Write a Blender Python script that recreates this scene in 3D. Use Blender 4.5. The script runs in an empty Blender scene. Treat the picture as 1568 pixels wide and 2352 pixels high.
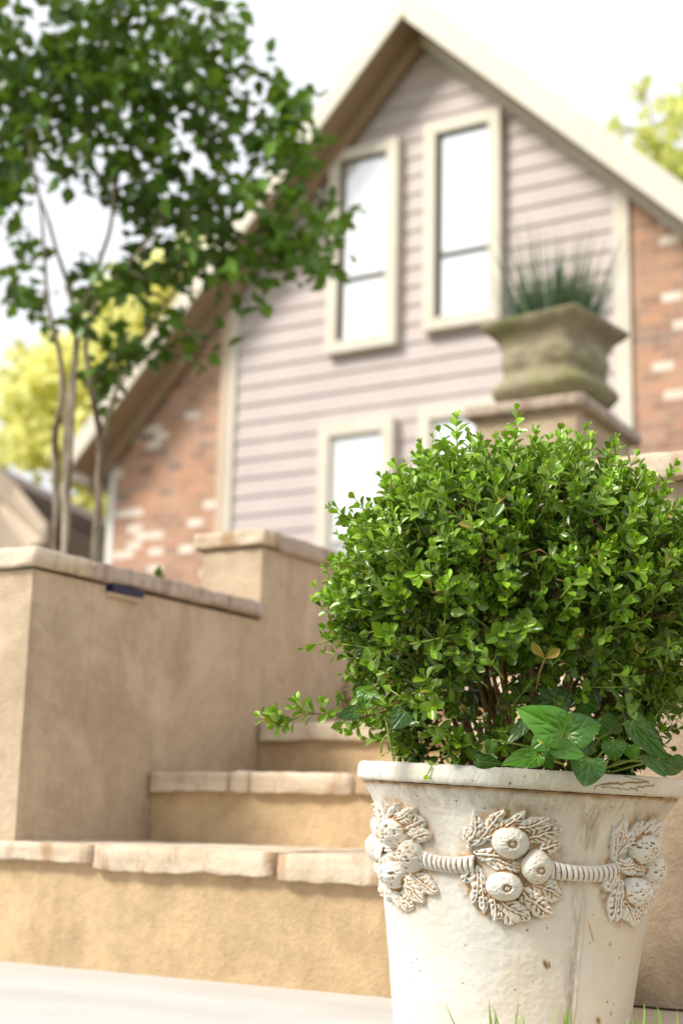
import bpy, math, random
import numpy as np
from mathutils import Vector, Matrix, noise
rng = np.random.default_rng(7)
random.seed(7)
sc = bpy.context.scene
col = sc.collection
R = math.radians

# ------------------------------------------------------------------ camera
FP, PW, PH = 3267.0, 1568, 2352
YAW, PITCH, ROLL, EYE = R(30.3), R(12.0), R(1.3), 0.275
fwd = np.array([-math.sin(YAW)*math.cos(PITCH), math.cos(YAW)*math.cos(PITCH), math.sin(PITCH)])
rt0 = np.array([math.cos(YAW), math.sin(YAW), 0.0]); up0 = np.cross(rt0, fwd)
crt = rt0*math.cos(ROLL) + up0*math.sin(ROLL)
cup = up0*math.cos(ROLL) - rt0*math.sin(ROLL)
CP = np.array([0, 0, EYE])
def ray(x, y): return fwd + crt*(x-PW/2)/FP - cup*(y-PH/2)/FP
def dep(x, y, d): return CP + ray(x, y)*d          # a point at distance d along the view
def on(x, y, ax, val):
    d = ray(x, y); return CP + d*((val-CP[ax])/d[ax])
cam = bpy.data.cameras.new('camera'); cam_o = bpy.data.objects.new('camera', cam); col.objects.link(cam_o)
m = Matrix.Identity(4)
for i in range(3):
    m[i][0] = crt[i]; m[i][1] = cup[i]; m[i][2] = -fwd[i]; m[i][3] = CP[i]
cam_o.matrix_world = m
cam.lens = 50.0; cam.sensor_width = 36; cam.clip_start = 0.05; cam.clip_end = 3000
cam.dof.use_dof = True; cam.dof.focus_distance = 1.70; cam.dof.aperture_fstop = 3.9
sc.camera = cam_o

# ------------------------------------------------------------------ tags / mesh helpers
def tag(o, label=None, cat=None, group=None, kind=None):
    if label: o['label'] = label
    if cat: o['category'] = cat
    if group: o['group'] = group
    if kind: o['kind'] = kind
    return o
def empty(name, loc=(0, 0, 0), parent=None):
    o = bpy.data.objects.new(name, None); o.location = loc; o.empty_display_size = .1
    col.objects.link(o)
    if parent: o.parent = parent
    return o
def link(name, me, mat, parent=None, smooth=False):
    o = bpy.data.objects.new(name, me); col.objects.link(o)
    if mat: me.materials.append(mat)
    if parent: o.parent = parent
    if smooth: me.shade_smooth()
    return o
def np_mesh(name, V, Fc, attrs=None):
    """V (n,3); Fc (m,k) array of equal sized faces; attrs: name -> per-vertex float"""
    V = np.asarray(V, np.float32); Fc = np.asarray(Fc, np.int32)
    me = bpy.data.meshes.new(name)
    k = Fc.shape[1]
    me.vertices.add(len(V)); me.vertices.foreach_set('co', V.ravel())
    me.loops.add(Fc.size); me.loops.foreach_set('vertex_index', Fc.ravel())
    me.polygons.add(len(Fc)); me.polygons.foreach_set('loop_start', np.arange(0, Fc.size, k, dtype=np.int32))
    me.polygons.foreach_set('loop_total', np.full(len(Fc), k, np.int32))
    for an, av in (attrs or {}).items():
        a = me.attributes.new(an, 'FLOAT', 'POINT'); a.data.foreach_set('value', np.asarray(av, np.float32).ravel())
    me.update(calc_edges=True); me.validate()
    return me
class MB:
    def __init__(s): s.v = []; s.f = []
    def box(s, x0, x1, y0, y1, z0, z1):
        b = len(s.v)
        s.v += [(x0,y0,z0),(x1,y0,z0),(x1,y1,z0),(x0,y1,z0),(x0,y0,z1),(x1,y0,z1),(x1,y1,z1),(x0,y1,z1)]
        s.f += [tuple(b+i for i in q) for q in ((0,3,2,1),(4,5,6,7),(0,1,5,4),(1,2,6,5),(2,3,7,6),(3,0,4,7))]
        return s
    def prism(s, pts, y0, y1):
        """polygon pts in (x,z), extruded from y0 to y1"""
        b = len(s.v); n = len(pts)
        s.v += [(x, y0, z) for x, z in pts] + [(x, y1, z) for x, z in pts]
        s.f.append(tuple(b+i for i in range(n))); s.f.append(tuple(b+n+n-1-i for i in range(n)))
        for i in range(n):
            j = (i+1) % n
            s.f.append((b+j, b+i, b+n+i, b+n+j))
        return s
    def tube(s, P, rad, k=7):
        P = [Vector(p) for p in P]; n = len(P); b = len(s.v)
        prev = None
        for i in range(n):
            t = (P[min(i+1, n-1)]-P[max(i-1, 0)])
            if t.length < 1e-9: t = Vector((0, 0, 1))
            t.normalize()
            if prev is None:
                a = t.cross(Vector((0, 0, 1)))
                if a.length < .1: a = t.cross(Vector((1, 0, 0)))
            else:
                a = prev - t*prev.dot(t)
            a.normalize(); prev = a; c = t.cross(a)
            r = rad[i] if hasattr(rad, '__len__') else rad
            for j in range(k):
                an = 2*math.pi*j/k
                s.v.append(tuple(P[i]+a*(r*math.cos(an))+c*(r*math.sin(an))))
        for i in range(n-1):
            for j in range(k):
                j2 = (j+1) % k
                s.f.append((b+i*k+j, b+i*k+j2, b+(i+1)*k+j2, b+(i+1)*k+j))
        s.f.append(tuple(b+k-1-j for j in range(k))); s.f.append(tuple(b+(n-1)*k+j for j in range(k)))
        return s
    def stone(s, x0, x1, y0, y1, z0, z1, along='x', amp=.004, seed=0, seg=.012, rnd=.009):
        """a rough split-faced slab: rounded section swept along its length with chipped edges"""
        if along == 'x': L0, L1, a0, a1 = x0, x1, y0, y1
        else: L0, L1, a0, a1 = y0, y1, x0, x1
        n = max(4, int((L1-L0)/seg)); sec = []
        hw, hh = (a1-a0)/2, (z1-z0)/2; ca, cz = (a0+a1)/2, (z0+z1)/2
        m_ = 9
        def line(p, q, c):
            for i in range(c): sec.append((p[0]+(q[0]-p[0])*i/c, p[1]+(q[1]-p[1])*i/c))
        r = rnd
        line((-hw, -hh+r), (-hw, hh-r), 4); line((-hw+.3*r, hh-.3*r), (-hw+r, hh), 1); line((-hw+r, hh), (hw-r, hh), m_)
        line((hw-.3*r, hh-.3*r), (hw, hh-r), 1); line((hw, hh-r), (hw, -hh+r), 4); line((hw-.3*r, -hh+.3*r), (hw-r, -hh), 1)
        line((hw-r, -hh), (-hw+r, -hh), m_); line((-hw+.3*r, -hh+.3*r), (-hw, -hh+r), 1)
        b = len(s.v); k = len(sec)
        for i in range(n+1):
            t = L0+(L1-L0)*i/n
            e = min(1.0, .55+min(i, n-i)*.25)
            low = noise.noise(Vector((t*9+seed*7.1, seed*3.3, .5)))
            for (a, z) in sec:
                fz = (z+hh)/(2*hh)
                p = Vector((t*38, a*38+seed*5, z*38))
                dn = noise.noise(p)*amp + noise.noise(p*2.7)*amp*.45
                aa = a*(1-(1-e)*.06) + (1 if a > 0 else -1)*(dn + low*amp*.5*(1-fz))*(1 if abs(a) > hw*.7 else 0)
                zz = z*(1-(1-e)*.12) + (noise.noise(p+Vector((9, 3, 1)))*amp*.5 if fz > .5 else low*amp*1.1+noise.noise(p+Vector((2, 8, 1)))*amp*.75)
                pos = (t, ca+aa, cz+zz) if along == 'x' else (ca+aa, t, cz+zz)
                s.v.append(pos)
        for i in range(n):
            for j in range(k):
                j2 = (j+1) % k
                q = (b+i*k+j, b+i*k+j2, b+(i+1)*k+j2, b+(i+1)*k+j)
                s.f.append(q)
        s.f.append(tuple(b+k-1-j for j in range(k))); s.f.append(tuple(b+n*k+j for j in range(k)))
        return s
    def build(s, name, mat, parent=None, smooth=False, fix=False):
        me = bpy.data.meshes.new(name); me.from_pydata(s.v, [], s.f); me.update()
        if fix:
            import bmesh
            bm = bmesh.new(); bm.from_mesh(me); bmesh.ops.recalc_face_normals(bm, faces=bm.faces); bm.to_mesh(me); bm.free()
        return link(name, me, mat, parent, smooth)

# ------------------------------------------------------------------ materials
class NT:
    def __init__(s, name):
        s.m = bpy.data.materials.new(name); s.m.use_nodes = True; s.t = s.m.node_tree; s.n = s.t.nodes
        s.b = s.n['Principled BSDF']; s.out = s.n['Material Output']
    def new(s, ty, **kw):
        n = s.n.new(ty)
        for k, v in kw.items():
            if hasattr(n, k): setattr(n, k, v)
        return n
    def set(s, sock, v):
        if isinstance(v, bpy.types.NodeSocket): s.t.links.new(v, sock)
        elif isinstance(v, (tuple, list)) and len(v) == 3 and sock.type == 'RGBA': sock.default_value = (*v, 1)
        else: sock.default_value = v
    def coord(s, scale=(1, 1, 1), kind='Object', rot=(0, 0, 0)):
        tc = s.new('ShaderNodeTexCoord'); mp = s.new('ShaderNodeMapping')
        s.set(mp.inputs['Vector'], tc.outputs[kind]); mp.inputs['Scale'].default_value = scale; mp.inputs['Rotation'].default_value = rot
        return mp.outputs[0]
    def noise(s, scale=5, detail=4, rough=.55, vec=None, dist=0):
        n = s.new('ShaderNodeTexNoise'); n.inputs['Scale'].default_value = scale
        n.inputs['Detail'].default_value = detail; n.inputs['Roughness'].default_value = rough; n.inputs['Distortion'].default_value = dist
        s.set(n.inputs['Vector'], vec if vec is not None else s.coord())
        return n.outputs['Fac']
    def ramp(s, fac, stops, interp='LINEAR'):
        r = s.new('ShaderNodeValToRGB'); r.color_ramp.interpolation = interp; s.set(r.inputs[0], fac)
        el = r.color_ramp.elements
        while len(el) < len(stops): el.new(.5)
        for e, (p, c) in zip(el, stops):
            e.position = p; e.color = (c, c, c, 1) if not isinstance(c, (tuple, list)) else (*c, 1)
        return r.outputs[0]
    def mix(s, f, a, b, mode='MIX'):
        n = s.new('ShaderNodeMix', data_type='RGBA', blend_type=mode)
        s.set(n.inputs[0], f); s.set(n.inputs[6], a); s.set(n.inputs[7], b); return n.outputs[2]
    def math(s, op, a, b=0.0, clamp=False):
        n = s.new('ShaderNodeMath', operation=op, use_clamp=clamp); s.set(n.inputs[0], a); s.set(n.inputs[1], b); return n.outputs[0]
    def attr(s, name):
        n = s.new('ShaderNodeAttribute', attribute_name=name); return n.outputs['Fac']
    def bump(s, h, strength=.3, dist=.01):
        b = s.new('ShaderNodeBump'); b.inputs['Strength'].default_value = strength; b.inputs['Distance'].default_value = dist
        s.set(b.inputs['Height'], h); s.set(s.b.inputs['Normal'], b.outputs[0]); return b
    def fin(s, colr, rough=.8, spec=.3):
        s.set(s.b.inputs['Base Color'], colr); s.set(s.b.inputs['Roughness'], rough); s.b.inputs['Specular IOR Level'].default_value = spec
        return s.m

def mat_stucco(name, c1, c2, c3, streak=.35):
    n = NT(name)
    base = n.ramp(n.noise(3.2, 5, .6), [(.3, c1), (.7, c2)])
    stn = n.ramp(n.noise(1.0, 4, .6, n.coord((7, 7, 1.1)), .4), [(.47, 0.0), (.72, 1.0)])
    base = n.mix(n.math('MULTIPLY', stn, streak), base, c3)
    fine = n.ramp(n.noise(60, 3, .7), [(.3, .86), (.7, 1.06)])
    base = n.mix(.8, base, fine, 'MULTIPLY')
    blot = n.ramp(n.noise(6, 6, .7, None, 1.2), [(.44, 0.0), (.62, 1.0)])
    base = n.mix(n.math('MULTIPLY', blot, .34), base, tuple(x*.62 for x in c1))
    lt = n.ramp(n.noise(4.3, 5, .65, n.coord((1, 1, 1), 'Object', (1, 2, .5)), .6), [(.52, 0.0), (.68, 1.0)])
    base = n.mix(n.math('MULTIPLY', lt, .5), base, tuple(min(1, x*1.22) for x in c2))
    ck = n.new('ShaderNodeTexVoronoi', feature='DISTANCE_TO_EDGE'); ck.inputs['Scale'].default_value = 1.7; wv = n.new('ShaderNodeVectorMath', operation='ADD'); nc_ = n.new('ShaderNodeTexNoise'); nc_.inputs['Scale'].default_value = 7; n.set(nc_.inputs['Vector'], n.coord()); n.set(wv.inputs[0], n.coord((1, 1, 1.3))); n.set(wv.inputs[1], n.mix(.75, nc_.outputs['Color'], (.5, .5, .5))); n.set(ck.inputs['Vector'], wv.outputs[0])
    nz_ = n.noise(2.1, 2, .5, n.coord((1, 1, 1), 'Object', (2, .4, 1)))
    crk = n.math('MULTIPLY', n.ramp(ck.outputs['Distance'], [(.0, 1.0), (.006, 0.0)]), n.ramp(nz_, [(.60, 0.0), (.68, .35)]))
    base = n.mix(crk, base, tuple(x*.5 for x in c3))
    spots = n.ramp(n.noise(14, 2, .5), [(.62, 0.0), (.75, 1.0)])
    base = n.mix(n.math('MULTIPLY', spots, .25), base, c3)
    h = n.math('ADD', n.noise(140, 3, .7), n.math('MULTIPLY', n.noise(18, 4, .6), 1.5))
    n.bump(h, .55, .006)
    return n.fin(base, .9, .2)
M = {}
M['stucco'] = mat_stucco('stucco_tan', (.46, .355, .245), (.58, .465, .335), (.27, .18, .105))
M['riser'] = mat_stucco('stucco_riser', (.48, .345, .195), (.58, .43, .255), (.24, .155, .085), .42)
def mat_stone(name, a, b, c):
    n = NT(name)
    base = n.ramp(n.noise(7, 6, .65), [(.3, a), (.68, b)])
    band = n.ramp(n.noise(2.5, 3, .5, n.coord((1, 1, 14)), .6), [(.45, 0.0), (.65, 1.0)])
    base = n.mix(n.math('MULTIPLY', band, .35), base, c)
    sp = n.ramp(n.noise(5, 3, .5, n.coord((3, 3, .8))), [(.54, 0.0), (.64, 1.0)])
    base = n.mix(n.math('MULTIPLY', sp, .7), base, c)
    dk = n.ramp(n.noise(16, 5, .7, n.coord((3, 3, 1))), [(.58, 0.0), (.72, .6)])
    base = n.mix(dk, base, tuple(x*.7 for x in c))
    n.bump(n.math('ADD', n.noise(45, 5, .7), n.noise(9, 3, .6)), .6, .008)
    return n.fin(base, .85, .25)
M['coping'] = mat_stone('coping_stone_pale', (.52, .42, .30), (.68, .585, .46), (.34, .21, .11))
M['coping_dark'] = mat_stone('coping_stone_shaded', (.40, .32, .25), (.50, .42, .35), (.27, .19, .13))  # same stone darkened: shade of the sunless side faces put into colour
n = NT('patio_concrete')
bc = n.ramp(n.noise(1.6, 5, .6, n.coord((1, 3, 1))), [(.3, (.45, .435, .41)), (.7, (.56, .545, .52))])
bc = n.mix(n.math('MULTIPLY', n.ramp(n.noise(22, 3, .6), [(.66, 0.0), (.74, 1.0)]), .25), bc, (.40, .35, .28))
n.bump(n.noise(80, 4, .7), .3, .003); M['patio'] = n.fin(bc, .85, .25)
n = NT('tile_sandstone')
bc = n.ramp(n.noise(9, 5, .6), [(.3, (.50, .42, .33)), (.7, (.60, .52, .42))])
n.bump(n.noise(60, 4, .7), .35, .004); M['tile'] = n.fin(bc, .85, .25)
n = NT('soil'); bc = n.ramp(n.noise(60, 4, .7), [(.3, (.02, .013, .008)), (.7, (.07, .045, .03))]); n.bump(n.noise(90, 4, .8), 1, .01); M['soil'] = n.fin(bc, .95, .1)
n = NT('turf_soil'); bc = n.ramp(n.noise(30, 4, .7), [(.3, (.05, .05, .02)), (.7, (.10, .10, .035))]); n.bump(n.noise(90, 4, .8), 1, .01); M['turf'] = n.fin(bc, .95, .1)

def mat_leaf(name, young, old, edge, rough=.33, trans=.22, rib=None, spec=.5):
    """attributes: age 0..1 (young..old), edge 0..1 (margin / midrib), rnd"""
    n = NT(name)
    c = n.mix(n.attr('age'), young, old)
    r = n.attr('rnd')
    c = n.mix(n.ramp(r, [(0, .0), (1, .35)]), c, tuple(min(1, x*1.5) for x in young))
    c = n.mix(n.ramp(r, [(.972, 0.0), (.980, .85)]), c, (.30, .20, .045)) if name == 'boxwood_leaf' else c
    hsv = n.new('ShaderNodeHueSaturation'); n.set(hsv.inputs['Color'], c); n.set(hsv.inputs['Value'], n.math('ADD', n.math('MULTIPLY', r, .5), .75)); c = hsv.outputs[0]
    c = n.mix(n.math('MULTIPLY', n.attr('edge'), .75), c, edge)
    n.fin(c, rough, spec)
    tb = n.new('ShaderNodeBsdfTranslucent'); n.set(tb.inputs[0], n.mix(.5, c, (.35, .5, .05) if name not in ('autumn_leaf', 'pale_leaf') else (.95, .97, .42)))
    mx = n.new('ShaderNodeMixShader'); mx.inputs[0].default_value = trans
    n.set(mx.inputs[1], n.b.outputs[0]); n.set(mx.inputs[2], tb.outputs[0]); n.set(n.out.inputs[0], mx.outputs[0])
    return n.m
M['box_leaf'] = mat_leaf('boxwood_leaf', (.235, .43, .016), (.007, .028, .009), (.26, .40, .06), .27, .17)  # old-leaf green lowered further so its colour carries shade inside the ball
M['ivy_leaf'] = mat_leaf('ivy_leaf', (.065, .21, .012), (.010, .048, .010), (.22, .38, .06), .32, .15)
M['tree_leaf'] = mat_leaf('tree_leaf', (.115, .25, .012), (.007, .032, .004), (.03, .07, .010), .42, .2)
M['yellow_leaf'] = mat_leaf('autumn_leaf', (.93, .90, .42), (.66, .68, .20), (.8, .7, .2), .6, .6)
M['pale_leaf'] = mat_leaf('pale_leaf', (.80, .84, .25), (.45, .52, .08), (.6, .6, .1), .6, .45)
M['spike'] = mat_leaf('spiky_leaf', (.12, .18, .10), (.035, .085, .06), (.10, .14, .08), .5, .1)
M['grass'] = mat_leaf('grass_blade', (.30, .50, .05), (.14, .30, .03), (.3, .5, .1), .45, .3)
n = NT('twig_bark'); bc = n.ramp(n.noise(120, 3, .6), [(.3, (.16, .09, .045)), (.7, (.38, .23, .12))]); n.bump(n.noise(200, 3, .7), .6, .002); M['twig'] = n.fin(bc, .8, .2)
n = NT('green_twig'); M['gtwig'] = n.fin((.28, .38, .07), .6, .3)
n = NT('tree_bark'); bc = n.ramp(n.noise(7, 4, .6, n.coord((3, 3, .7))), [(.35, (.13, .09, .06)), (.6, (.50, .42, .33))]); n.bump(n.noise(40, 4, .7), .5, .006); M['bark'] = n.fin(bc, .85, .2)

# pot plaster with a brown antique wash (attribute cav: where the wash sits)
def mat_pot():
    n = NT('pot_plaster')
    base = n.ramp(n.noise(9, 5, .6), [(.3, (.63, .61, .545)), (.7, (.74, .73, .69))])
    warm = n.ramp(n.noise(5, 4, .65, n.coord((1, 1, .35))), [(.44, 0.0), (.72, 1.0)])
    base = n.mix(n.math('MULTIPLY', warm, .6), base, (.60, .46, .27))
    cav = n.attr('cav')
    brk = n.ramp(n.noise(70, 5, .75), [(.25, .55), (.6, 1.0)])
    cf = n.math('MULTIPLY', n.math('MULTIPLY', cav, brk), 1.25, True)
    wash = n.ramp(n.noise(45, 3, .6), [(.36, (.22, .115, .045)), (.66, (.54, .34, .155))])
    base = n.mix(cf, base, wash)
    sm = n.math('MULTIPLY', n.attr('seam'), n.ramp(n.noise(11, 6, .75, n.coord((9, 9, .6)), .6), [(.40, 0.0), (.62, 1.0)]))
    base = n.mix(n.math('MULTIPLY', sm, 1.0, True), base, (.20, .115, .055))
    vo = n.new('ShaderNodeTexVoronoi'); n.set(vo.inputs['Vector'], n.coord()); vo.inputs['Scale'].default_value = 75
    sel = n.ramp(n.noise(17, 2, .5), [(.50, 0.0), (.55, 1.0)])
    pit = n.math('MULTIPLY', n.ramp(vo.outputs['Distance'], [(.07, 1.0), (.13, 0.0)]), sel)
    big = n.ramp(n.noise(42, 6, .8, None, .5), [(.70, 0.0), (.725, 1.0)])
    pits = n.math('ADD', pit, big, True)
    base = n.mix(n.math('MULTIPLY', pits, .8), base, (.16, .11, .08))
    h = n.math('SUBTRACT', n.math('ADD', n.math('MULTIPLY', n.noise(26, 5, .6, n.coord((1, 1, 2.2))), .8), n.math('MULTIPLY', n.noise(160, 4, .7), .35)), n.math('MULTIPLY', pits, .8))
    n.bump(h, .5, .004)
    return n.fin(base, .58, .35)
M['pot'] = mat_pot()
n = NT('mossy_stone')
bc = n.ramp(n.noise(9, 5, .65), [(.3, (.20, .165, .11)), (.7, (.42, .37, .26))])
bc = n.mix(n.ramp(n.noise(5, 4, .6), [(.44, 0.0), (.66, .75)]), bc, (.17, .18, .05))
n.bump(n.noise(60, 4, .7), .7, .006); M['moss'] = n.fin(bc, .9, .2)
def mat_paint(name, c, rough=.55, var=.06, dirt=None):
    n = NT(name); k = n.ramp(n.noise(2.5, 4, .6), [(.3, tuple(x*(1-var) for x in c)), (.7, tuple(min(1, x*(1+var)) for x in c))])
    if dirt: k = n.mix(n.ramp(n.noise(5, 5, .65, n.coord((1, 1, .4))), [(.5, 0.0), (.75, .5)]), k, dirt)
    n.bump(n.noise(30, 3, .6), .15, .004); return n.fin(k, rough, .35)
M['trim'] = mat_paint('cream_trim_paint', (.68, .625, .53), .5, .05, (.60, .53, .41))
M['corner'] = mat_paint('brown_corner_paint', (.58, .46, .35), .6)
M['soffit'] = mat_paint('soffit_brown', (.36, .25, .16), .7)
M['white'] = mat_paint('white_paint', (.80, .77, .72), .5)
M['siding'] = mat_paint('mauve_siding', (.52, .445, .428), .55, .05)
M['sash'] = mat_paint('window_sash_dark', (.10, .09, .07), .5)
M['shingle'] = mat_paint('roof_shingle', (.14, .12, .11), .9, .25)
M['greyroof'] = mat_paint('grey_roof', (.26, .215, .19), .85, .15)
M['tanwall'] = mat_paint('tan_wall_paint', (.48, .39, .30), .8)
M['browndark'] = mat_paint('brown_wall_paint', (.24, .19, .15), .8)
M['lamp'] = mat_paint('navy_metal', (.012, .012, .04), .35)
n = NT('window_glass')
gl = n.new('ShaderNodeBsdfGlossy'); gl.inputs['Roughness'].default_value = .03; gl.inputs[0].default_value = (.95, .97, 1, 1)
n.fin(n.ramp(n.noise(1.2, 3, .5, n.coord((9, 1, .3))), [(.3, (.84, .85, .85)), (.7, (.90, .91, .91))]), .6)
mx = n.new('ShaderNodeMixShader'); mx.inputs[0].default_value = .4; n.set(mx.inputs[1], n.b.outputs[0]); n.set(mx.inputs[2], gl.outputs[0]); n.set(n.out.inputs[0], mx.outputs[0]); M['glass'] = n.m
n = NT('curtain_grey'); M['curtain'] = n.fin(n.ramp(n.noise(3, 3, .5, n.coord((9, 1, .2))), [(.3, (.42, .43, .42)), (.7, (.60, .61, .59))]), .4)
n = NT('old_brick')
br = n.new('ShaderNodeTexBrick'); n.set(br.inputs['Vector'], n.coord((1, 1, 1), 'Object', (R(90), 0, 0)))
for k, v in (('Scale', 1.0), ('Mortar Size', .006), ('Bias', 0.0), ('Brick Width', .20), ('Row Height', .092), ('Mortar Smooth', .1)): br.inputs[k].default_value = v
br.inputs['Color1'].default_value = (0, 0, 0, 1); br.inputs['Color2'].default_value = (1, 1, 1, 1); br.inputs['Mortar'].default_value = (.5, .5, .5, 1)
bk = n.ramp(br.outputs['Color'], [(0, (.27, .15, .10)), (.15, (.42, .215, .135)), (.35, (.34, .19, .13)), (.5, (.48, .25, .155)), (.7, (.54, .265, .15)), (.74, (.17, .12, .11)), (.79, (.40, .235, .16)), (.865, (.84, .79, .70))], 'CONSTANT')
bk = n.mix(n.ramp(n.noise(3, 4, .6), [(.35, .12), (.7, .5)]), bk, (.66, .44, .33))
bk = n.mix(br.outputs['Fac'], bk, (.50, .38, .29))
n.bump(n.math('SUBTRACT', n.noise(60, 4, .6), n.math('MULTIPLY', br.outputs['Fac'], 1.0)), .5, .008); M['brick'] = n.fin(bk, .9, .2)

# ------------------------------------------------------------------ world and sun
SUN_EL, SUN_AZ = R(44), R(217)           # azimuth clockwise from +Y
w = bpy.data.worlds.new('World'); sc.world = w; w.use_nodes = True
wt = w.node_tree; bg = wt.nodes['Background']
sky = wt.nodes.new('ShaderNodeTexSky'); sky.sky_type = 'NISHITA'; sky.sun_disc = False
sky.sun_elevation = SUN_EL; sky.sun_rotation = SUN_AZ; sky.dust_density = 5.0; sky.air_density = 1.3; sky.ozone_density = 1.0
hs = wt.nodes.new('ShaderNodeHueSaturation'); hs.inputs['Saturation'].default_value = .30; hs.inputs['Value'].default_value = 1.0
wt.links.new(sky.outputs[0], hs.inputs['Color']); wc = wt.nodes.new('ShaderNodeTexCoord'); wn = wt.nodes.new('ShaderNodeTexNoise'); wn.inputs['Scale'].default_value = 2.2; wn.inputs['Detail'].default_value = 5
wr = wt.nodes.new('ShaderNodeValToRGB'); wr.color_ramp.elements[0].position = .25; wr.color_ramp.elements[0].color = (.72, .72, .72, 1); wr.color_ramp.elements[1].position = .6; wr.color_ramp.elements[1].color = (1, 1, 1, 1)
wm = wt.nodes.new('ShaderNodeMix'); wm.data_type = 'RGBA'; wm.inputs[7].default_value = (4.9, 5.0, 5.25, 1)    # thin bright cloud
wt.links.new(wc.outputs['Generated'], wn.inputs['Vector']); wt.links.new(wn.outputs['Fac'], wr.inputs[0]); wt.links.new(wr.outputs[0], wm.inputs[0])
wt.links.new(hs.outputs[0], wm.inputs[6]); wt.links.new(wm.outputs[2], bg.inputs[0]); bg.inputs[1].default_value = .15
sl = bpy.data.lights.new('sun', 'SUN'); sl.energy = 3.0; sl.angle = R(15); sl.color = (1, .94, .84)
so = bpy.data.objects.new('sun', sl); col.objects.link(so)
sd = Vector((math.sin(SUN_AZ)*math.cos(SUN_EL), math.cos(SUN_AZ)*math.cos(SUN_EL), math.sin(SUN_EL)))
so.rotation_euler = sd.to_track_quat('Z', 'Y').to_euler(); so.location = (0, -3, 8)
sc.view_settings.view_transform = 'Standard'; sc.view_settings.look = 'None'; sc.view_settings.gamma = 1.0
sc.view_settings.exposure = 0.62

# ------------------------------------------------------------------ ground
def sheet(name, x0, x1, y0, y1, z, mat, **kw):
    me = bpy.data.meshes.new(name); me.from_pydata([(x0,y0,z),(x1,y0,z),(x1,y1,z),(x0,y1,z)], [], [(0,1,2,3)])
    return link(name, me, mat)
n = NT('far_ground'); M['ground'] = n.fin(n.ramp(n.noise(.8, 5, .6), [(.3, (.16, .17, .07)), (.7, (.24, .23, .11))]), .95, .1)
tag(sheet('ground', -900, 900, -900, 900, -.012, M['ground']), kind='structure')
tag(sheet('patio', -7, -.86, -3, 2.2, 0.0, M['patio']), kind='structure')
def relief(name, x0, x1, y0, y1, fz, mat, nx=30, ny=30):
    xs = np.linspace(x0, x1, nx); ys = np.linspace(y0, y1, ny)
    V = [(x, y, fz(x, y)+.02*noise.noise(Vector((x*3, y*3, 0)))) for y in ys for x in xs]
    Fc = [(j*nx+i, j*nx+i+1, (j+1)*nx+i+1, (j+1)*nx+i) for j in range(ny-1) for i in range(nx-1)]
    return link(name, np_mesh(name, V, Fc), mat, None, True)
bedz = lambda x, y: .62 + (1.3-.62)*min(1, max(0, (y-2.2)/3.4))
tag(relief('terrain', -8.0, -2.04, 2.2, 5.6, bedz, M['turf']), kind='structure')
tag(relief('terrain', -.70, 8.0, 2.4, 5.6, lambda x, y: .72+(1.3-.72)*min(1, max(0, (y-2.4)/3.2)), M['turf']), kind='structure')
tag(relief('lawn', -60, 60, 5.55, 90, lambda x, y: 1.3, M['turf'], 60, 40), kind='structure')

# right-hand paving tiles with dark gap to the wall
pav = tag(empty('paving'), kind='structure'); pav['kind'] = 'structure'
for i in range(6):
    for j in range(5):
        x0 = -.852+i*.42; y1 = 2.17-j*.36
        MB().stone(x0+.004, x0+.412, y1-.352, y1, -.03, .002, 'x', .0012, i*7+j, .03, .004).build('paving_slab', M['tile'], pav, True, True)

# ------------------------------------------------------------------ stairs
XL, XR = -1.876, -.85
stairs = tag(empty('garden_steps', (-1.4, 2.0, 0)), 'tan stucco garden steps with rough pale stone treads climbing behind the white pot', 'steps')
def to_parent(o, p):
    o.parent = p; o.matrix_parent_inverse = Matrix.Translation(p.location).inverted(); return o
def part(mb, name, mat, p, **kw): return to_parent(mb.build(name, mat, None, **kw), p)
def sub_wall(mb, x0, x1, y0, y1, z0, z1): mb.box(x0, x1, y0, y1, z0, z1); return mb
step_y = [2.03]+[2.44+.405*i for i in range(8)]
step_z = [.213, .355, .482]+[.482+.13*i for i in range(1, 7)]
for i, (y, z) in enumerate(zip(step_y, step_z)):
    x0 = -4.5 if i == 0 else XL+.002
    y2 = step_y[i+1]+.02 if i+1 < len(step_y) else 5.9
    part(MB().box(x0, XR-.003 if i else XR-.001, y+.002*i, y2, -.2, z-.030), 'riser', M['riser'], stairs)
    # tread stones
    if i == 0:
        cuts = [on(200, 1950, 1, 2.0)[0], on(622, 1960, 1, 2.0)[0]]
        xs = [-4.5, -3.7, -2.9, -2.35, cuts[0], cuts[1], -1.02, XR+.01]
    elif i == 1:
        xs = [XL+.004, on(512, 1800, 1, 2.41)[0], on(560, 1800, 1, 2.41)[0], on(800, 1800, 1, 2.41)[0], XR-.003]
    else:
        xs = [XL+.004, XL+.33+.1*(i % 2), XL+.70, XR-.003]
    for k in range(len(xs)-1):
        th = .043
        lift = 0
        if i == 0: th = (.036, .036, .036, .034, .042, .047, .047)[k]
        part(MB().stone(xs[k]+.003, xs[k+1]-.003, y-.017+random.uniform(-.004, .003), y2 + (.0 if i == 0 else .0), z-th, z+random.uniform(-.002, .002), 'x', .0045, i*10+k, .012, .0035),
             'tread_stone', M['coping'], stairs, smooth=True, fix=True)

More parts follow.
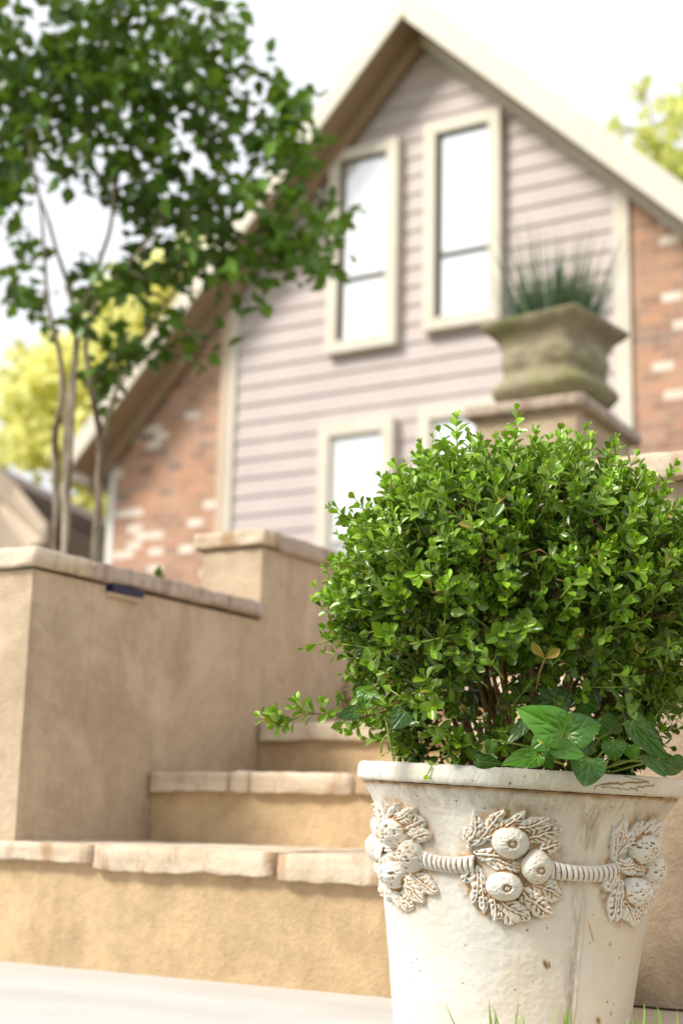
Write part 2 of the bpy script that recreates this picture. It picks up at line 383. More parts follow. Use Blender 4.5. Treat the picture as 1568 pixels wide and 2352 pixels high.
# ------------------------------------------------------------------ left stepped wall
lw = tag(empty('retaining_wall', (-1.95, 2.4, 0)), 'tan stucco wall stepping up on the far side of the garden steps, capped with flat stones', 'wall')
part(MB().box(-6.5, XL-.001, 2.04, 2.22, .0, .725), 'wall_tier', M['stucco'], lw)
part(MB().box(-2.05, XL, 2.2201, 2.834, 0, .725), 'wall_tier', M['stucco'], lw)
part(MB().box(-2.05, XL-.0005, 2.835, 3.75, 0, .905), 'wall_tier', M['stucco'], lw)
part(MB().box(-2.05, XL-.001, 3.7502, 4.97, 0, 1.14), 'wall_tier', M['stucco'], lw)
def cope(x0, x1, y0, y1, z0, z1, along, seed, mat='coping_dark', amp=.0045):
    part(MB().stone(x0, x1, y0, y1, z0, z1, along, amp, seed, .012, .004), 'coping_stone', M[mat], lw, smooth=True, fix=True)
xs = [-6.5, -5.6, -4.8, -3.9, -3.1, -2.5, XL+.014]
for k in range(6): cope(xs[k]+.004, xs[k+1]-(.004 if k < 5 else 0), 2.026, 2.20, .730, .768, 'x', 30+k, 'coping')
ys = [2.205, 2.40, 2.62, 2.835]
for k in range(3): cope(-2.07, XL+.014, ys[k]+.002, ys[k+1]-.002, .732, .768, 'y', 40+k)
cope(-2.072, XL+.014, 2.822, 2.90, .910, .950, 'x', 51, 'coping')
ys = [2.905, 3.25, 3.76]
for k in range(2): cope(-2.072, XL+.014, ys[k], ys[k+1]-.004, .906, .950, 'y', 54+k)
ys = [3.73, 4.3, 4.96]
for k in range(2): cope(-2.072, XL+.014, ys[k], ys[k+1]-.004, 1.142, 1.184, 'y', 58+k)
# path light below the coping
pl = tag(empty('wall_light', (XL+.01, 2.36, .70)), 'dark navy bar light fixed under the coping of the left wall', 'wall light')
a, b_ = on(247, 1345, 0, XL+.012), on(328, 1362, 0, XL+.012)
part(MB().box(XL+.0005, XL+.020, a[1]+.01, b_[1]-.005, .712, .727), 'lamp_housing', M['lamp'], pl)
part(MB().box(XL+.0005, XL+.012, a[1]+.01, b_[1]-.005, .704, .7115), 'mounting_plate', M['corner'], pl)

# ------------------------------------------------------------------ pier with the urn
pier = tag(empty('stone_pier', (-2.09, 5.3, 0)), 'tan pier with a flat stone cap carrying the mossy urn', 'pier')
part(MB().box(-2.305, XL-.004, 4.98, 5.62, 0, 1.822), 'pier_shaft', M['stucco'], pier)
part(MB().stone(-2.345, XL+.032, 4.945, 5.66, 1.823, 1.872, 'x', .003, 77, .015, .008), 'coping_stone', M['coping_dark'], pier, smooth=True, fix=True)

# ------------------------------------------------------------------ right wall
rw = tag(empty('retaining_wall', (-.2, 2.3, 0)), 'plain tan stucco wall close behind the white pot, to the right of the steps', 'wall')
part(MB().box(XR, 2.6, 2.2, 2.40, 0, .812), 'wall_tier', M['stucco'], rw)
part(MB().box(XR, -.68, 2.4002, 5.6, 0, .812+.0), 'wall_tier', M['stucco'], rw)
for k, (a0, a1) in enumerate(((XR-.02, -.30), (-.295, .35), (.355, 1.1), (1.105, 1.9), (1.905, 2.62))):
    part(MB().stone(a0, a1, 2.172, 2.42, .813, .857, 'x', .004, 90+k, .012, .0035), 'coping_stone', M['coping'], rw, smooth=True, fix=True)
for k, (a0, a1) in enumerate(((2.425, 3.2), (3.205, 4.1), (4.105, 5.0), (5.005, 5.62))):
    part(MB().stone(XR-.02, -.66, a0, a1, .813, .857, 'y', .004, 95+k, .02, .008), 'coping_stone', M['coping'], rw, smooth=True, fix=True)

# ------------------------------------------------------------------ house
HY = 12.0
house = tag(empty('house', (-6.2, 12.0, 1.3)), 'gabled house with mauve lap siding between old brick, cream trim and tall white windows', 'house')
AX, AZ = -6.12, 8.42
SL, SR = 1.075, .985
EL, ER = -9.98, -1.2         # eave x left / right
def zl(x): return AZ-(AX-x)*SL
def zr(x): return AZ-(x-AX)*SR
LC, RC = -8.37, -4.10
# openings cut out of the siding: windows sit in them
wins = [(-7.19, -6.38, 4.87, 7.10), (-6.075, -5.245, 4.945, 7.155), (-7.24, -6.39, 1.95, 4.12), (-6.11, -5.26, 1.95, 4.16)]
lap = .199
v, f = [], []
z = 1.3
def span_at(zz):
    return max(LC, AX-(AZ-.25-zz)/SL), min(RC, AX+(AZ-.25-zz)/SR)
while z < 8.1:
    x0, x1 = span_at(z); xa, xb = span_at(z+lap)
    if x1-x0 > .05:
        if xb < xa: xa = xb = (xa+xb)/2
        b = len(v)
        v += [(x0, HY-.023, z), (x1, HY-.023, z), (xb, HY-.004, z+lap), (xa, HY-.004, z+lap), (x0, HY, z), (x1, HY, z)]
        f += [(b, b+1, b+2, b+3), (b+4, b+5, b+1, b)]
    z += lap
me = bpy.data.meshes.new('siding'); me.from_pydata(v, [], f); to_parent(link('siding', me, M['siding']), house)
# solid body behind
body = [(EL+.08, 1.3), (ER-.1, 1.3), (ER-.1, zr(ER-.1)-.22), (AX, AZ-.24), (EL+.08, zl(EL+.08)-.22)]
part(MB().prism(body, HY+.02, HY+9), 'wall', M['tanwall'], house, fix=True)
part(MB().prism([(EL+.08, 1.3), (LC-.13, 1.3), (LC-.13, zl(LC-.13)-.22), (EL+.08, zl(EL+.08)-.22)], HY-.015, HY+.019), 'brick_wall', M['brick'], house, fix=True)
part(MB().prism([(RC+.11, 1.3), (ER-.1, 1.3), (ER-.1, zr(ER-.1)-.22), (RC+.11, zr(RC+.11)-.22)], HY-.015, HY+.019), 'brick_wall', M['brick'], house, fix=True)
part(MB().box(LC-.04, LC+.04, HY-.05, HY+.018, 1.3, zl(LC-.07)-.22), 'corner_board', M['trim'], house)
part(MB().box(LC-.14, LC-.0405, HY-.06, HY+.018, 1.3, zl(LC-.14)-.22), 'corner_board', M['corner'], house)
part(MB().box(RC-.03, RC+.12, HY-.05, HY+.018, 1.3, zr(RC+.12)-.22), 'corner_board', M['trim'], house)
part(MB().box(EL+.0, EL+.085, HY-.03, HY+.09, 1.3, zl(EL+.085)-.26), 'corner_board', M['white'], house)
# roof: shingle slab, fascia boards, soffit
OV = .5
def slope_prism(side, off_top, off_bot, y0, y1, xe=None):
    xe = xe if xe is not None else (EL-.22 if side < 0 else ER)
    g = zl if side < 0 else zr
    pts = [(AX, AZ+off_top), (xe, g(xe)+off_top), (xe, g(xe)+off_bot), (AX, AZ+off_bot)]
    return MB().prism(pts, y0, y1)
for s_ in (-1, 1):
    part(slope_prism(s_, .045, -.03, HY-OV+.035, HY+9.2), 'roof_slope', M['shingle'], house, fix=True)
    part(slope_prism(s_, .10, -.185 if s_ < 0 else -.26, HY-OV, HY-OV+.03), 'fascia_board', M['trim'], house, fix=True)
    part(slope_prism(s_, -.165, -.18, HY-OV+.031, HY-.0), 'soffit', M['soffit'], house, fix=True)
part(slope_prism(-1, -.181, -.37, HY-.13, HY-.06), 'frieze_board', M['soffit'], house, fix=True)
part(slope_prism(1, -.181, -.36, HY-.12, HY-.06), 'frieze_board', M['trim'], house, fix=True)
part(MB().box(EL-.26, EL-.20, HY-OV, HY+9, zl(EL-.22)-.25, zl(EL-.22)+.02), 'gutter', M['white'], house)
def window(x0, x1, z0, z1, curtain=False):
    T = .122
    w_ = to_parent(MB().box(x0, x0+T, HY-.115, HY+.018, z0, z1).box(x1-T, x1, HY-.115, HY+.018, z0, z1)
        .box(x0+T+.0005, x1-T-.0005, HY-.112, HY+.018, z1-T, z1-.001).box(x0+T+.0005, x1-T-.0005, HY-.112, HY+.018, z0+.001, z0+T).build('window', M['trim']), house)
    ix0, ix1, iz0, iz1 = x0+T+.001, x1-T-.001, z0+T+.001, z1-T-.001
    zm = iz0+(iz1-iz0)*.335 if not curtain else iz0+(iz1-iz0)*.45
    t = .03
    def sub(mb, nme, mat):
        o = mb.build(nme, mat); o.parent = w_; return o
    sub(MB().box(ix0, ix0+t+.02, HY-.070, HY-.036, iz0, iz1).box(ix1-t*.4, ix1, HY-.070, HY, iz0, iz1).box(ix0+t+.021, ix1-t*.4-.001, HY-.070, HY, iz1-t, iz1)
        .box(ix0+t+.021, ix1-t*.4-.001, HY-.070, HY, iz0, iz0+.02).box(ix0+t+.021, ix1-t*.4-.001, HY-.075, HY, zm-.022, zm+.022), 'sash', M['sash'] if not curtain else M['white'])
    sub(MB().box(ix0+.01, ix1-.01, HY-.052, HY-.048, zm+.001, iz1-.01), 'pane', M['glass'])
    sub(MB().box(ix0+.01, ix1-.01, HY-.052, HY-.048, iz0+.01, zm-.001), 'pane', M['curtain'] if curtain else M['glass'])
for i, q in enumerate(wins): window(*q, curtain=(i >= 2))

# neighbour house, far left
nb = tag(empty('neighbour_house', (-18, 14, 1.3)), 'low tan house with a grey hipped roof beyond the tree trunks', 'house')
def P(x, y, d): return Vector(dep(x, y, d))
def slab(pts, th, name, mat, p):
    pts = [Vector(q) for q in pts]; nrm = (pts[1]-pts[0]).cross(pts[2]-pts[0]).normalized()
    vv = [tuple(q) for q in pts]+[tuple(q-nrm*th) for q in pts]; k = len(pts)
    ff = [tuple(range(k)), tuple(range(2*k-1, k-1, -1))]+[((i+1) % k, i, k+i, k+(i+1) % k) for i in range(k)]
    me = bpy.data.meshes.new(name); me.from_pydata(vv, [], ff)
    return to_parent(link(name, me, mat), p)
NX0, NX1, NYa = -22.5, -14.1, 15.0
slab([P(-60, 1098, 18), P(420, 1330, 19.5), P(420, 1346, 19.3), P(-60, 1118, 17.8)], .3, 'roof', M['greyroof'], nb)
slab([P(-60, 1119, 18.2), P(420, 1347, 19.6), P(420, 1640, 19.6), P(-60, 1640, 18.2)], .5, 'wall', M['browndark'], nb)
slab([P(-60, 1098, 17.0), P(4, 1152, 16.9), P(88, 1262, 16.4), P(68, 1266, 16.4), P(-4, 1172, 16.9), P(-60, 1122, 17.0)], .12, 'fascia_board', M['corner'], nb)
slab([P(-60, 1125, 17.1), P(-4, 1174, 17.0), P(66, 1266, 16.5), P(66, 1640, 16.5), P(-60, 1640, 17.1)], .4, 'gable_wall', M['tanwall'], nb)

# ------------------------------------------------------------------ white pot
POT = empty('plant_pot')
tag(POT, 'large cream flower pot with moulded fruit garland and brown wash below the boxwood', 'plant pot')
pc = dep(1173.5, 2370, 1.85); pc[2] = -.005; pc[0] -= .003
ptop = dep(1190, 1755, 1.85)
axis = Vector(ptop-pc); 
POT_H = .347
to_cam = Vector((-pc[0], -pc[1], 0)).normalized()
zax = Vector((0, 0, 1)) + to_cam*math.tan(R(1.5)) + Vector(crt)*math.tan(R(2.3)); zax.normalize()
yax = (-to_cam - zax*(-to_cam).dot(zax)).normalized(); xax = yax.cross(zax)
PM = Matrix.Identity(4)
for i in range(3):
    PM[i][0] = xax[i]; PM[i][1] = yax[i]; PM[i][2] = zax[i]; PM[i][3] = pc[i]
POT.matrix_world = PM
S = .000566
prof = [(0, .150), (.012, .151), (.10, .1625), (.167, .1725), (.23, .178), (.255, .1815), (.272, .1848), (.288, .1905), (.300, .1965), (.310, .2035), (.3185, .2100)]
pz = np.array([p[0] for p in prof]); pr = np.array([p[1] for p in prof])
def smooth_prof():
    zz = np.linspace(0, .3185, 400); rr = np.interp(zz, pz, pr)
    for _ in range(60): rr[1:-1] = (rr[:-2]+rr[2:]+2*rr[1:-1])/4
    k = np.ones(21)/21; r2 = np.convolve(np.pad(rr, 10, 'edge'), k, 'valid'); return zz, r2
PZ, PR = smooth_prof()
def Rz(z): return np.interp(z, PZ, PR)
CZ = .2270                                   # garland height
angs = [-106, -54, -2.0, 55.5, 111, 162, 210]  # cluster angles, 0 faces the camera
def sstep(a, b, x):
    t = np.clip((x-a)/(b-a), 0, 1); return t*t*(3-2*t)
def vnoise(shape, cells, seed):
    g = np.random.default_rng(seed).random((cells[0]+2, cells[1]+2))
    y = np.linspace(0, cells[0], shape[0]); x = np.linspace(0, cells[1], shape[1])
    yi = y.astype(int); xi = x.astype(int); fy = (y-yi)[:, None]; fx = (x-xi)[None, :]
    fy = fy*fy*(3-2*fy); fx = fx*fx*(3-2*fx)
    a = g[yi][:, xi]; b = g[yi][:, xi+1]; c = g[yi+1][:, xi]; d = g[yi+1][:, xi+1]
    return (a*(1-fx)+b*fx)*(1-fy)+(c*(1-fx)+d*fx)*fy
def lathe_grid(th, rr, zz, attrs, name, mat, parent, wrap=True, flip=False):
    """rr, zz: (rows, cols)"""
    rows, cols = rr.shape
    X = rr*np.sin(th)[None, :]; Y = -rr*np.cos(th)[None, :]
    V = np.stack([X, Y, zz], -1).reshape(-1, 3)
    c = cols if wrap else cols-1
    j, i = np.meshgrid(np.arange(rows-1), np.arange(c), indexing='ij'); i2 = (i+1) % cols
    Fc = np.stack([j*cols+i, j*cols+i2, (j+1)*cols+i2, (j+1)*cols+i], -1).reshape(-1, 4)
    if flip: Fc = Fc[:, ::-1]
    me = np_mesh(name, V, Fc, {k: a.reshape(-1) for k, a in attrs.items()})
    return link(name, me, mat, parent, True)
NC = 900
th = np.linspace(-math.pi, math.pi, NC, endpoint=False)
zz = np.concatenate([np.linspace(0, .3185, 330)])
TH, ZZ = np.meshgrid(th, zz)
RR = Rz(ZZ)+.0009*(vnoise(TH.shape, (14, 50), 3)-.5)+.0005*(vnoise(TH.shape, (60, 200), 4)-.5)
seam_th = R(28.5)
RR += .0022*np.exp(-((TH-seam_th-.004*np.sin(ZZ*40))/.011)**2)*sstep(.20, .16, ZZ)
RR += -.0016*np.exp(-((TH-seam_th+.02)/.012)**2)*sstep(.20, .24, ZZ)
cav = np.zeros_like(TH); 
def adiff(a, b): return (a-b+math.pi) % (2*math.pi)-math.pi
for a in angs:
    du = adiff(TH, R(a))*.177; dv = ZZ-CZ-.001
    d = np.sqrt((du/.060)**2+(dv/.064)**2)
    cav = np.maximum(cav, sstep(1.28, .92, d)*.95)
ropeband = np.exp(-((ZZ-CZ+.006)/.0135)**2)*.9
cav = np.maximum(cav, ropeband)
cav = np.maximum(cav, sstep(.309, .3185, ZZ)*1.0)
cav = cav*(.35+1.0*vnoise(TH.shape, (60, 200), 9)*vnoise(TH.shape, (18, 60), 10)*1.6)
cav = np.maximum(cav, sstep(.3125, .3185, ZZ)*1.2)
# scratches
def scratch(t0, z0, t1, z1, w_, dpt, arr_r, arr_c, amt=1.0, T=TH, Z=ZZ, rad=.17):
    ax, ay = t0*rad, z0; bx, by = t1*rad, z1; dx, dy = bx-ax, by-ay; L2 = dx*dx+dy*dy
    px = T*rad-ax; py = Z-ay; t = np.clip((px*dx+py*dy)/L2, 0, 1)
    d = np.hypot(px-t*dx, py-t*dy); g = np.exp(-(d/w_)**2)*np.sin(math.pi*np.clip(t*.96+.02, 0, 1))**.4
    arr_r -= dpt*g; np.maximum(arr_c, g*amt, out=arr_c)
scratch(R(31), .168, R(35), .142, .0011, .0012, RR, cav, .8)
scratch(R(13), .118, R(15), .108, .0022, .0010, RR, cav, 1.3)
scratch(R(15), .117, R(16), .109, .0016, .0010, RR, cav, 1.1)
scratch(R(42), .050, R(44.5), .044, .0035, .0010, RR, cav, 1.2)
scratch(R(51), .057, R(52), .052, .002, .0010, RR, cav, 1.0)
scratch(R(44), .140, R(45), .138, .0018, .0012, RR, cav, 1.2)
seam = np.exp(-((TH-seam_th+R(1))/R(4.2))**2)*sstep(.245, .262, ZZ)*sstep(.312, .29, ZZ)
seam = np.maximum(seam, .75*np.exp(-((TH-seam_th+R(3))/R(3.2))**2)*sstep(.215, .19, ZZ))
seam = np.maximum(seam, .5*np.exp(-((TH-seam_th-R(0))/R(1.2))**2)*sstep(.215, .19, ZZ))
seam = np.maximum(seam, .35*sstep(.285, .30, ZZ))
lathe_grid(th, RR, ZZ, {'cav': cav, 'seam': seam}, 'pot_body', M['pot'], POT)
# rim: bullnose ring
NCr = 1500
thr = np.linspace(-math.pi, math.pi, NCr, endpoint=False)
sec = [(.1985, .3192), (.206, .3195), (.2115, .3200)]
for k in range(22):
    a = -math.pi/2+math.pi*k/21*.98
    sec.append((.2085+.0078*math.copysign(abs(math.cos(a))**.62, math.cos(a)), (.3318)+.0121*math.copysign(abs(math.sin(a))**.85, math.sin(a))))
sec += [(.200, .3432), (.192, .3425), (.187, .341), (.185, .338), (.184, .320), (.183, .29)]
sr = np.array([q[0] for q in sec])[:, None]; sz_ = np.array([q[1] for q in sec])[:, None]
# arc length resample to fine rows
al = np.concatenate([[0], np.cumsum(np.hypot(np.diff(sr[:, 0]), np.diff(sz_[:, 0])))])
aq = np.linspace(0, al[-1], 110); sr = np.interp(aq, al, sr[:, 0])[:, None]; sz_ = np.interp(aq, al, sz_[:, 0])[:, None]
THr, AQ = np.meshgrid(thr, aq)
nr = np.gradient(sz_[:, 0]); nz = -np.gradient(sr[:, 0]); nl = np.hypot(nr, nz); nr /= nl; nz /= nl
dsp = .0010*(vnoise(THr.shape, (6, 90), 21)-.5)+.0006*(vnoise(THr.shape, (20, 400), 22)-.5)
rc = np.clip((.325-sz_)*60, 0, 1)*np.ones_like(THr)*(.25+.9*vnoise(THr.shape, (12, 300), 23)*vnoise(THr.shape, (5, 60), 24))*.75
rc = np.where(nr[:, None] < -.2, .3, rc)
neg = np.zeros_like(THr)
def crack(pts, w_, dpt):
    for (a0, z0), (a1, z1) in zip(pts[:-1], pts[1:]):
        zf = sz_*np.ones_like(THr)
        ax, ay = R(a0)*.214, z0; dx, dy = R(a1)*.214-ax, z1-ay; L2 = dx*dx+dy*dy
        px = THr*.214-ax; py = zf-ay; t = np.clip((px*dx+py*dy)/L2, 0, 1)
        d = np.hypot(px-t*dx, py-t*dy); g = np.exp(-(d/w_)**2)*(nr[:, None] > .1)
        np.maximum(neg, g*dpt, out=neg); np.maximum(rc, g*1.3, out=rc)
rg = random.Random(5)
def jag(a0, a1, z0, z1, n_, amp): return [(a0+(a1-a0)*i/n_, z0+(z1-z0)*i/n_+rg.uniform(-amp, amp)) for i in range(n_+1)]
crack(jag(27, 47, .330, .338, 16, .0012), .0010, .0028)
crack(jag(27, 38, .3275, .3265, 9, .0009), .0006, .0015)
crack(jag(38, 50, .3275, .3335, 10, .0014), .0007, .0020)
crack(jag(36, 45, .342, .3395, 8, .001), .0006, .0012)
crack([(27, .330), (25, .3285), (24.5, .325)], .0006, .0012)
for k in range(7):
    a = rg.uniform(-80, 80); zq = rg.uniform(.319, .327); crack([(a, zq), (a+rg.uniform(.2, .8), zq+rg.uniform(-.001, .001))], .0010, .0012)
dd = dsp-neg
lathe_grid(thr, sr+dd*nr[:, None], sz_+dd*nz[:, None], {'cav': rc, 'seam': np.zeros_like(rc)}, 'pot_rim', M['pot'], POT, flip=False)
# potting soil
nn = 40; V = [(0, 0, .328)]; Fc = []
for r_ in (.06, .12, .186):
    for k in range(nn): V.append((r_*math.cos(k*2*math.pi/nn), r_*math.sin(k*2*math.pi/nn), .324+.006*random.random()))
me = bpy.data.meshes.new('potting_soil'); fs = [(0, 1+k, 1+(k+1) % nn) for k in range(nn)]
for q in range(2):
    fs += [(1+q*nn+k, 1+(q+1)*nn+k, 1+(q+1)*nn+(k+1) % nn, 1+q*nn+(k+1) % nn) for k in range(nn)]
me.from_pydata(V, [], fs); link('potting_soil', me, M['soil'], POT)

# --- relief ornaments
def boxblur(a, k):
    for ax in (0, 1):
        c = np.cumsum(np.pad(a, [(k+1, k) if i == ax else (0, 0) for i in (0, 1)], 'edge'), axis=ax)
        a = (np.take(c, np.arange(2*k+1, c.shape[ax]), ax)-np.take(c, np.arange(0, c.shape[ax]-2*k-1), ax))/(2*k+1)
    return a
def patch(name, H, u, v, z0):
    """H (rows v, cols u) height above the pot surface; keeps only cells above it"""
    k = 4
    bl = boxblur(H, k); bl2 = boxblur(H, 9)
    cv = np.clip((bl-H)/.0005, 0, 1)*.9+np.clip((bl2-H)/.0022, 0, 1)*1.0
    low = np.clip(1-H/.0035, 0, 1)*.85
    cv = np.maximum(np.clip(cv-.06, 0, 1.15), low)
    Hs = H-.0012
    zz_ = z0+v; rr_ = Rz(zz_)[:, None]+Hs
    thh = (u/.177)[None, :]*np.ones_like(H)
    V = np.stack([rr_*np.sin(thh), -rr_*np.cos(thh), zz_[:, None]*np.ones_like(H)], -1).reshape(-1, 3)
    rows, cols = H.shape
    j, i = np.meshgrid(np.arange(rows-1), np.arange(cols-1), indexing='ij')
    Fc = np.stack([j*cols+i, j*cols+i+1, (j+1)*cols+i+1, (j+1)*cols+i], -1).reshape(-1, 4)
    ok = (H.reshape(-1)[Fc] > .0).any(1); Fc = Fc[ok]
    used = np.unique(Fc); mp = -np.ones(len(V), int); mp[used] = np.arange(len(used))
    return np_mesh(name, V[used], mp[Fc], {'cav': cv.reshape(-1)[used], 'seam': np.zeros(len(used))})
K = .000106
leaf_px = [((270,560),(330,165),120,-.18),((300,570),(590,135),115,-.1),((400,480),(800,145),125,-.15),((700,330),(1050,185),130,-.15),((850,430),(1195,300),150,0),((1020,540),(1265,445),125,.1),
 ((285,630),(760,650),120,-.12),((380,700),(860,745),125,.12),((270,740),(175,985),105,.2),((330,760),(320,1200),125,.1),((400,830),(420,1240),110,.1),((480,1060),(700,1350),140,.15),
 ((620,1130),(945,1295),160,-.1),((800,1000),(1150,1220),170,.1),((980,900),(1320,1065),165,-.1),((560,900),(560,1300),110,0),((240,620),(215,300),80,-.15),((900,300),(1130,250),90,0)]
def cluster(kind, seed, res=.0005):
    u = np.arange(-.074, .0745, res); v = np.arange(-.072, .0725, res)
    U, Vv = np.meshgrid(u, v)
    q = np.random.default_rng(seed)
    H = np.full(U.shape, -.01)
    U0, V0 = U, Vv
    U = U0+.0055*(vnoise(U0.shape, (13, 13), seed+90)-.5)+.0012*(vnoise(U0.shape, (34, 34), seed+92)-.5); Vv = V0+.0055*(vnoise(U0.shape, (13, 13), seed+91)-.5)+.0012*(vnoise(U0.shape, (34, 34), seed+93)-.5)
    vn_ = vnoise(U0.shape, (16, 16), seed+77)
    order = list(range(len(leaf_px)))
    for idx in order:
        (bx, by), (tx, ty), wd, cur = leaf_px[idx]
        bx, by, tx, ty = [c+q.uniform(-14, 14) for c in (bx, by, tx, ty)]; e_ = q.uniform(.98, 1.22); tx, ty = bx+(tx-bx)*e_, by+(ty-by)*e_
        b = np.array([(bx-720)*K, (740-by)*K]); t_ = np.array([(tx-720)*K, (740-ty)*K]); d = t_-b; L = np.hypot(*d); d /= L; nrm = np.array([-d[1], d[0]])
        ua = ((U-b[0])*d[0]+(Vv-b[1])*d[1])/L; ub = (U-b[0])*nrm[0]+(Vv-b[1])*nrm[1]
        ub = ub-cur*L*4*ua*(1-ua)*.35
        ww = wd*K*.74*np.clip(np.sin(math.pi*np.clip(ua, 0, 1)**.95), 0, 1)**.62+1e-6
        lob = 1+.045*np.cos(ua*30+idx)
        sx = ub/(ww*lob)
        ins = (ua > 0) & (ua < 1) & (np.abs(sx) < 1)
        vm = .35+.65*sstep(.3, .6, vn_)
        vein = np.cos((ua*L-np.abs(ub)*.75)*2*math.pi/.0078+idx)
        h = .0028+.0042*np.sqrt(np.clip(1-sx**2, 0, 1))+.0012*vein*vm*np.clip(np.abs(sx)*3, 0, 1)*(1-np.abs(sx)**4)+.0016*np.exp(-(ub/.0011)**2)-.0013*np.exp(-((np.abs(ub)-.0021)/.0008)**2)
        h += .0015*np.sin(math.pi*ua)+q.uniform(-.0016, .0022)
        H = np.where(ins, np.maximum(H, h), H)
    fr = [((705, 475), (205, 185), .0), ((1000, 725), (172, 200), 0), ((655, 965), (205, 172), 0)]
    for k, ((cx, cy), (ra, rb), _) in enumerate(fr):
        cx, cy = (cx-720)*K, (740-cy)*K; ra *= K; rb *= K
        Uf, Vf = U0+(U-U0)*.25, V0+(Vv-V0)*.25
        e = ((Uf-cx)/ra)**2+((Vf-cy)/rb)**2
        if kind == 'apple':
            h = .004+.0245*np.sqrt(np.clip(1-e, 0, 1))
            px, py = cx+(.0035, .0025, .0045)[k], cy-(.001, .0035, .001)[k]
            rp = np.hypot(Uf-px, Vf-py)
            h = h-.0058*np.exp(-(rp/.0050)**4)+.0034*np.exp(-(rp/.0030)**4)*(1+.4*np.sin(np.arctan2(Vv-py, U-px)*5))
        else:
            h = .004+.0255*np.sqrt(np.clip(1-e, 0, 1))
            h += .0011*(vnoise(U.shape, (34, 34), seed+k)-.5)*2
            for _ in range(46):
                a = q.uniform(0, 2*math.pi); rr_ = math.sqrt(q.uniform(0, .9))
                x_, y_ = cx+ra*rr_*math.cos(a), cy+rb*rr_*math.sin(a); s_ = q.uniform(.0010, .0018)
                h = h-q.uniform(.0012, .003)*np.exp(-(((U-x_)**2+(Vv-y_)**2)/s_**2)**1.5)
        H = np.where(e < 1, np.maximum(H, h), H)
    Hb = boxblur(np.maximum(H, -.002), 1); H = np.where(H > 0, Hb+.0006*(vnoise(U.shape, (70, 70), seed+50)-.5)*2+.0016*(vnoise(U.shape, (24, 24), seed+51)-.5), H)
    return patch('fruit_cluster', H, u, v, CZ)
apple_me = cluster('apple', 11); berry_me = cluster('berry', 12)
for a, kd in zip(angs, 'ABABABA'):
    pass
for i, a in enumerate(angs):
    me = apple_me if i in (0, 2, 4, 6) else berry_me
    o = bpy.data.objects.new('fruit_cluster', me); col.objects.link(o); o.parent = POT; o.rotation_euler = (0, 0, R(a))
for me in (apple_me, berry_me): me.materials.append(M['pot']); me.shade_smooth()
for i, a in enumerate(angs):
    b2 = angs[(i+1) % len(angs)]; 
    if b2 < a: b2 += 360
    half = R((b2-a)/2-15)*.177
    u = np.arange(-half-.004, half+.004, .0005); v = np.arange(-.02, .02, .0005); U, Vv = np.meshgrid(u, v)
    rr_ = .0098+.0016*(U/half)**2; vc = -.004+.003*(U/half)**2
    s_ = (Vv-vc)/rr_; ph = (U+.0012*s_)*2*math.pi/.0068+.5*np.sin(U*140)
    H = np.where(np.abs(s_) < 1, .002+.0105*np.sqrt(np.clip(1-s_**2, 0, 1))*(.80+.20*np.abs(np.cos(ph/2))**.5)-.0022*np.exp(-(np.cos(ph/2)/.35)**2), -.01)
    H += np.where(H > 0, .0009*(vnoise(U.shape, (10, 40), 80+i)-.5), 0)
    me = patch('rope_swag', H, u, v, CZ); o = link('rope_swag', me, M['pot'], POT, True); o.rotation_euler = (0, 0, R((a+b2)/2))

# ------------------------------------------------------------------ boxwood
class Leaves:
    """collects many copies of a leaf template; attributes age, edge, rnd"""
    def __init__(s, T, Fc, edge):
        s.T = np.array(T, float); s.F = np.array(Fc, int); s.e = np.array(edge, float); s.O = []; s.A = []; s.S = []; s.age = []; s.rnd = []
    def add(s, pos, axis_, normal, L, W, age, rnd=None):
        s.O.append(pos); s.A.append((axis_, normal)); s.S.append((L, W)); s.age.append(age); s.rnd.append(random.random() if rnd is None else rnd)
    def build(s, name, mat, parent=None):
        O = np.array(s.O, float); a = np.array([q[0] for q in s.A], float); nn_ = np.array([q[1] for q in s.A], float)
        a /= np.linalg.norm(a, axis=1, keepdims=True); sd_ = np.cross(a, nn_); sd_ /= np.linalg.norm(sd_, axis=1, keepdims=True)+1e-9; nn_ = np.cross(sd_, a)
        S_ = np.array(s.S, float); T = s.T
        V = O[:, None, :]+a[:, None, :]*(T[None, :, 1:2]*S_[:, None, :1])+sd_[:, None, :]*(T[None, :, 0:1]*S_[:, None, 1:2])+nn_[:, None, :]*(T[None, :, 2:3]*S_[:, None, :1])
        n_ = len(O); k = len(T)
        Fc = (s.F[None]+(np.arange(n_)*k)[:, None, None]).reshape(-1, s.F.shape[1])
        me = np_mesh(name, V.reshape(-1, 3), Fc, {'age': np.repeat(s.age, k), 'edge': np.tile(s.e, n_), 'rnd': np.repeat(s.rnd, k)})
        return link(name, me, mat, parent, True)
def leaf_template(widths, cup=.12, curl=.15, cols=(-1, -.5, 0, .5, 1), rim=1.0, rib=.55):
    """rows along the leaf 0..1 with half-widths"""
    T, e = [], []; n_ = len(widths); c = len(cols)
    for i, w_ in enumerate(widths):
        t = i/(n_-1)
        for x in cols:
            T.append((x*w_, t, cup*abs(x*w_)**1.3*2-curl*t*t+.0*t)); e.append(rim if abs(x) > .9 else (rib if x == 0 else 0))
    Fc = [(i*c+j, i*c+j+1, (i+1)*c+j+1, (i+1)*c+j) for i in range(n_-1) for j in range(c-1)]
    return T, Fc, e
BT = leaf_template([.05, .15, .30, .43, .50, .49, .36, .06], .16, .06, (-1, -.86, -.45, 0, .45, .86, 1), .8, .35)
bush = empty('boxwood_shrub'); pbase = np.array(PM @ Vector((0, 0, .33)))
bush.location = pbase
tag(bush, 'round bright green boxwood ball growing in the cream pot', 'shrub')
BC = dep(1192, 1392, 1.86); BR = (.268, .214)       # centre, horizontal and vertical radius
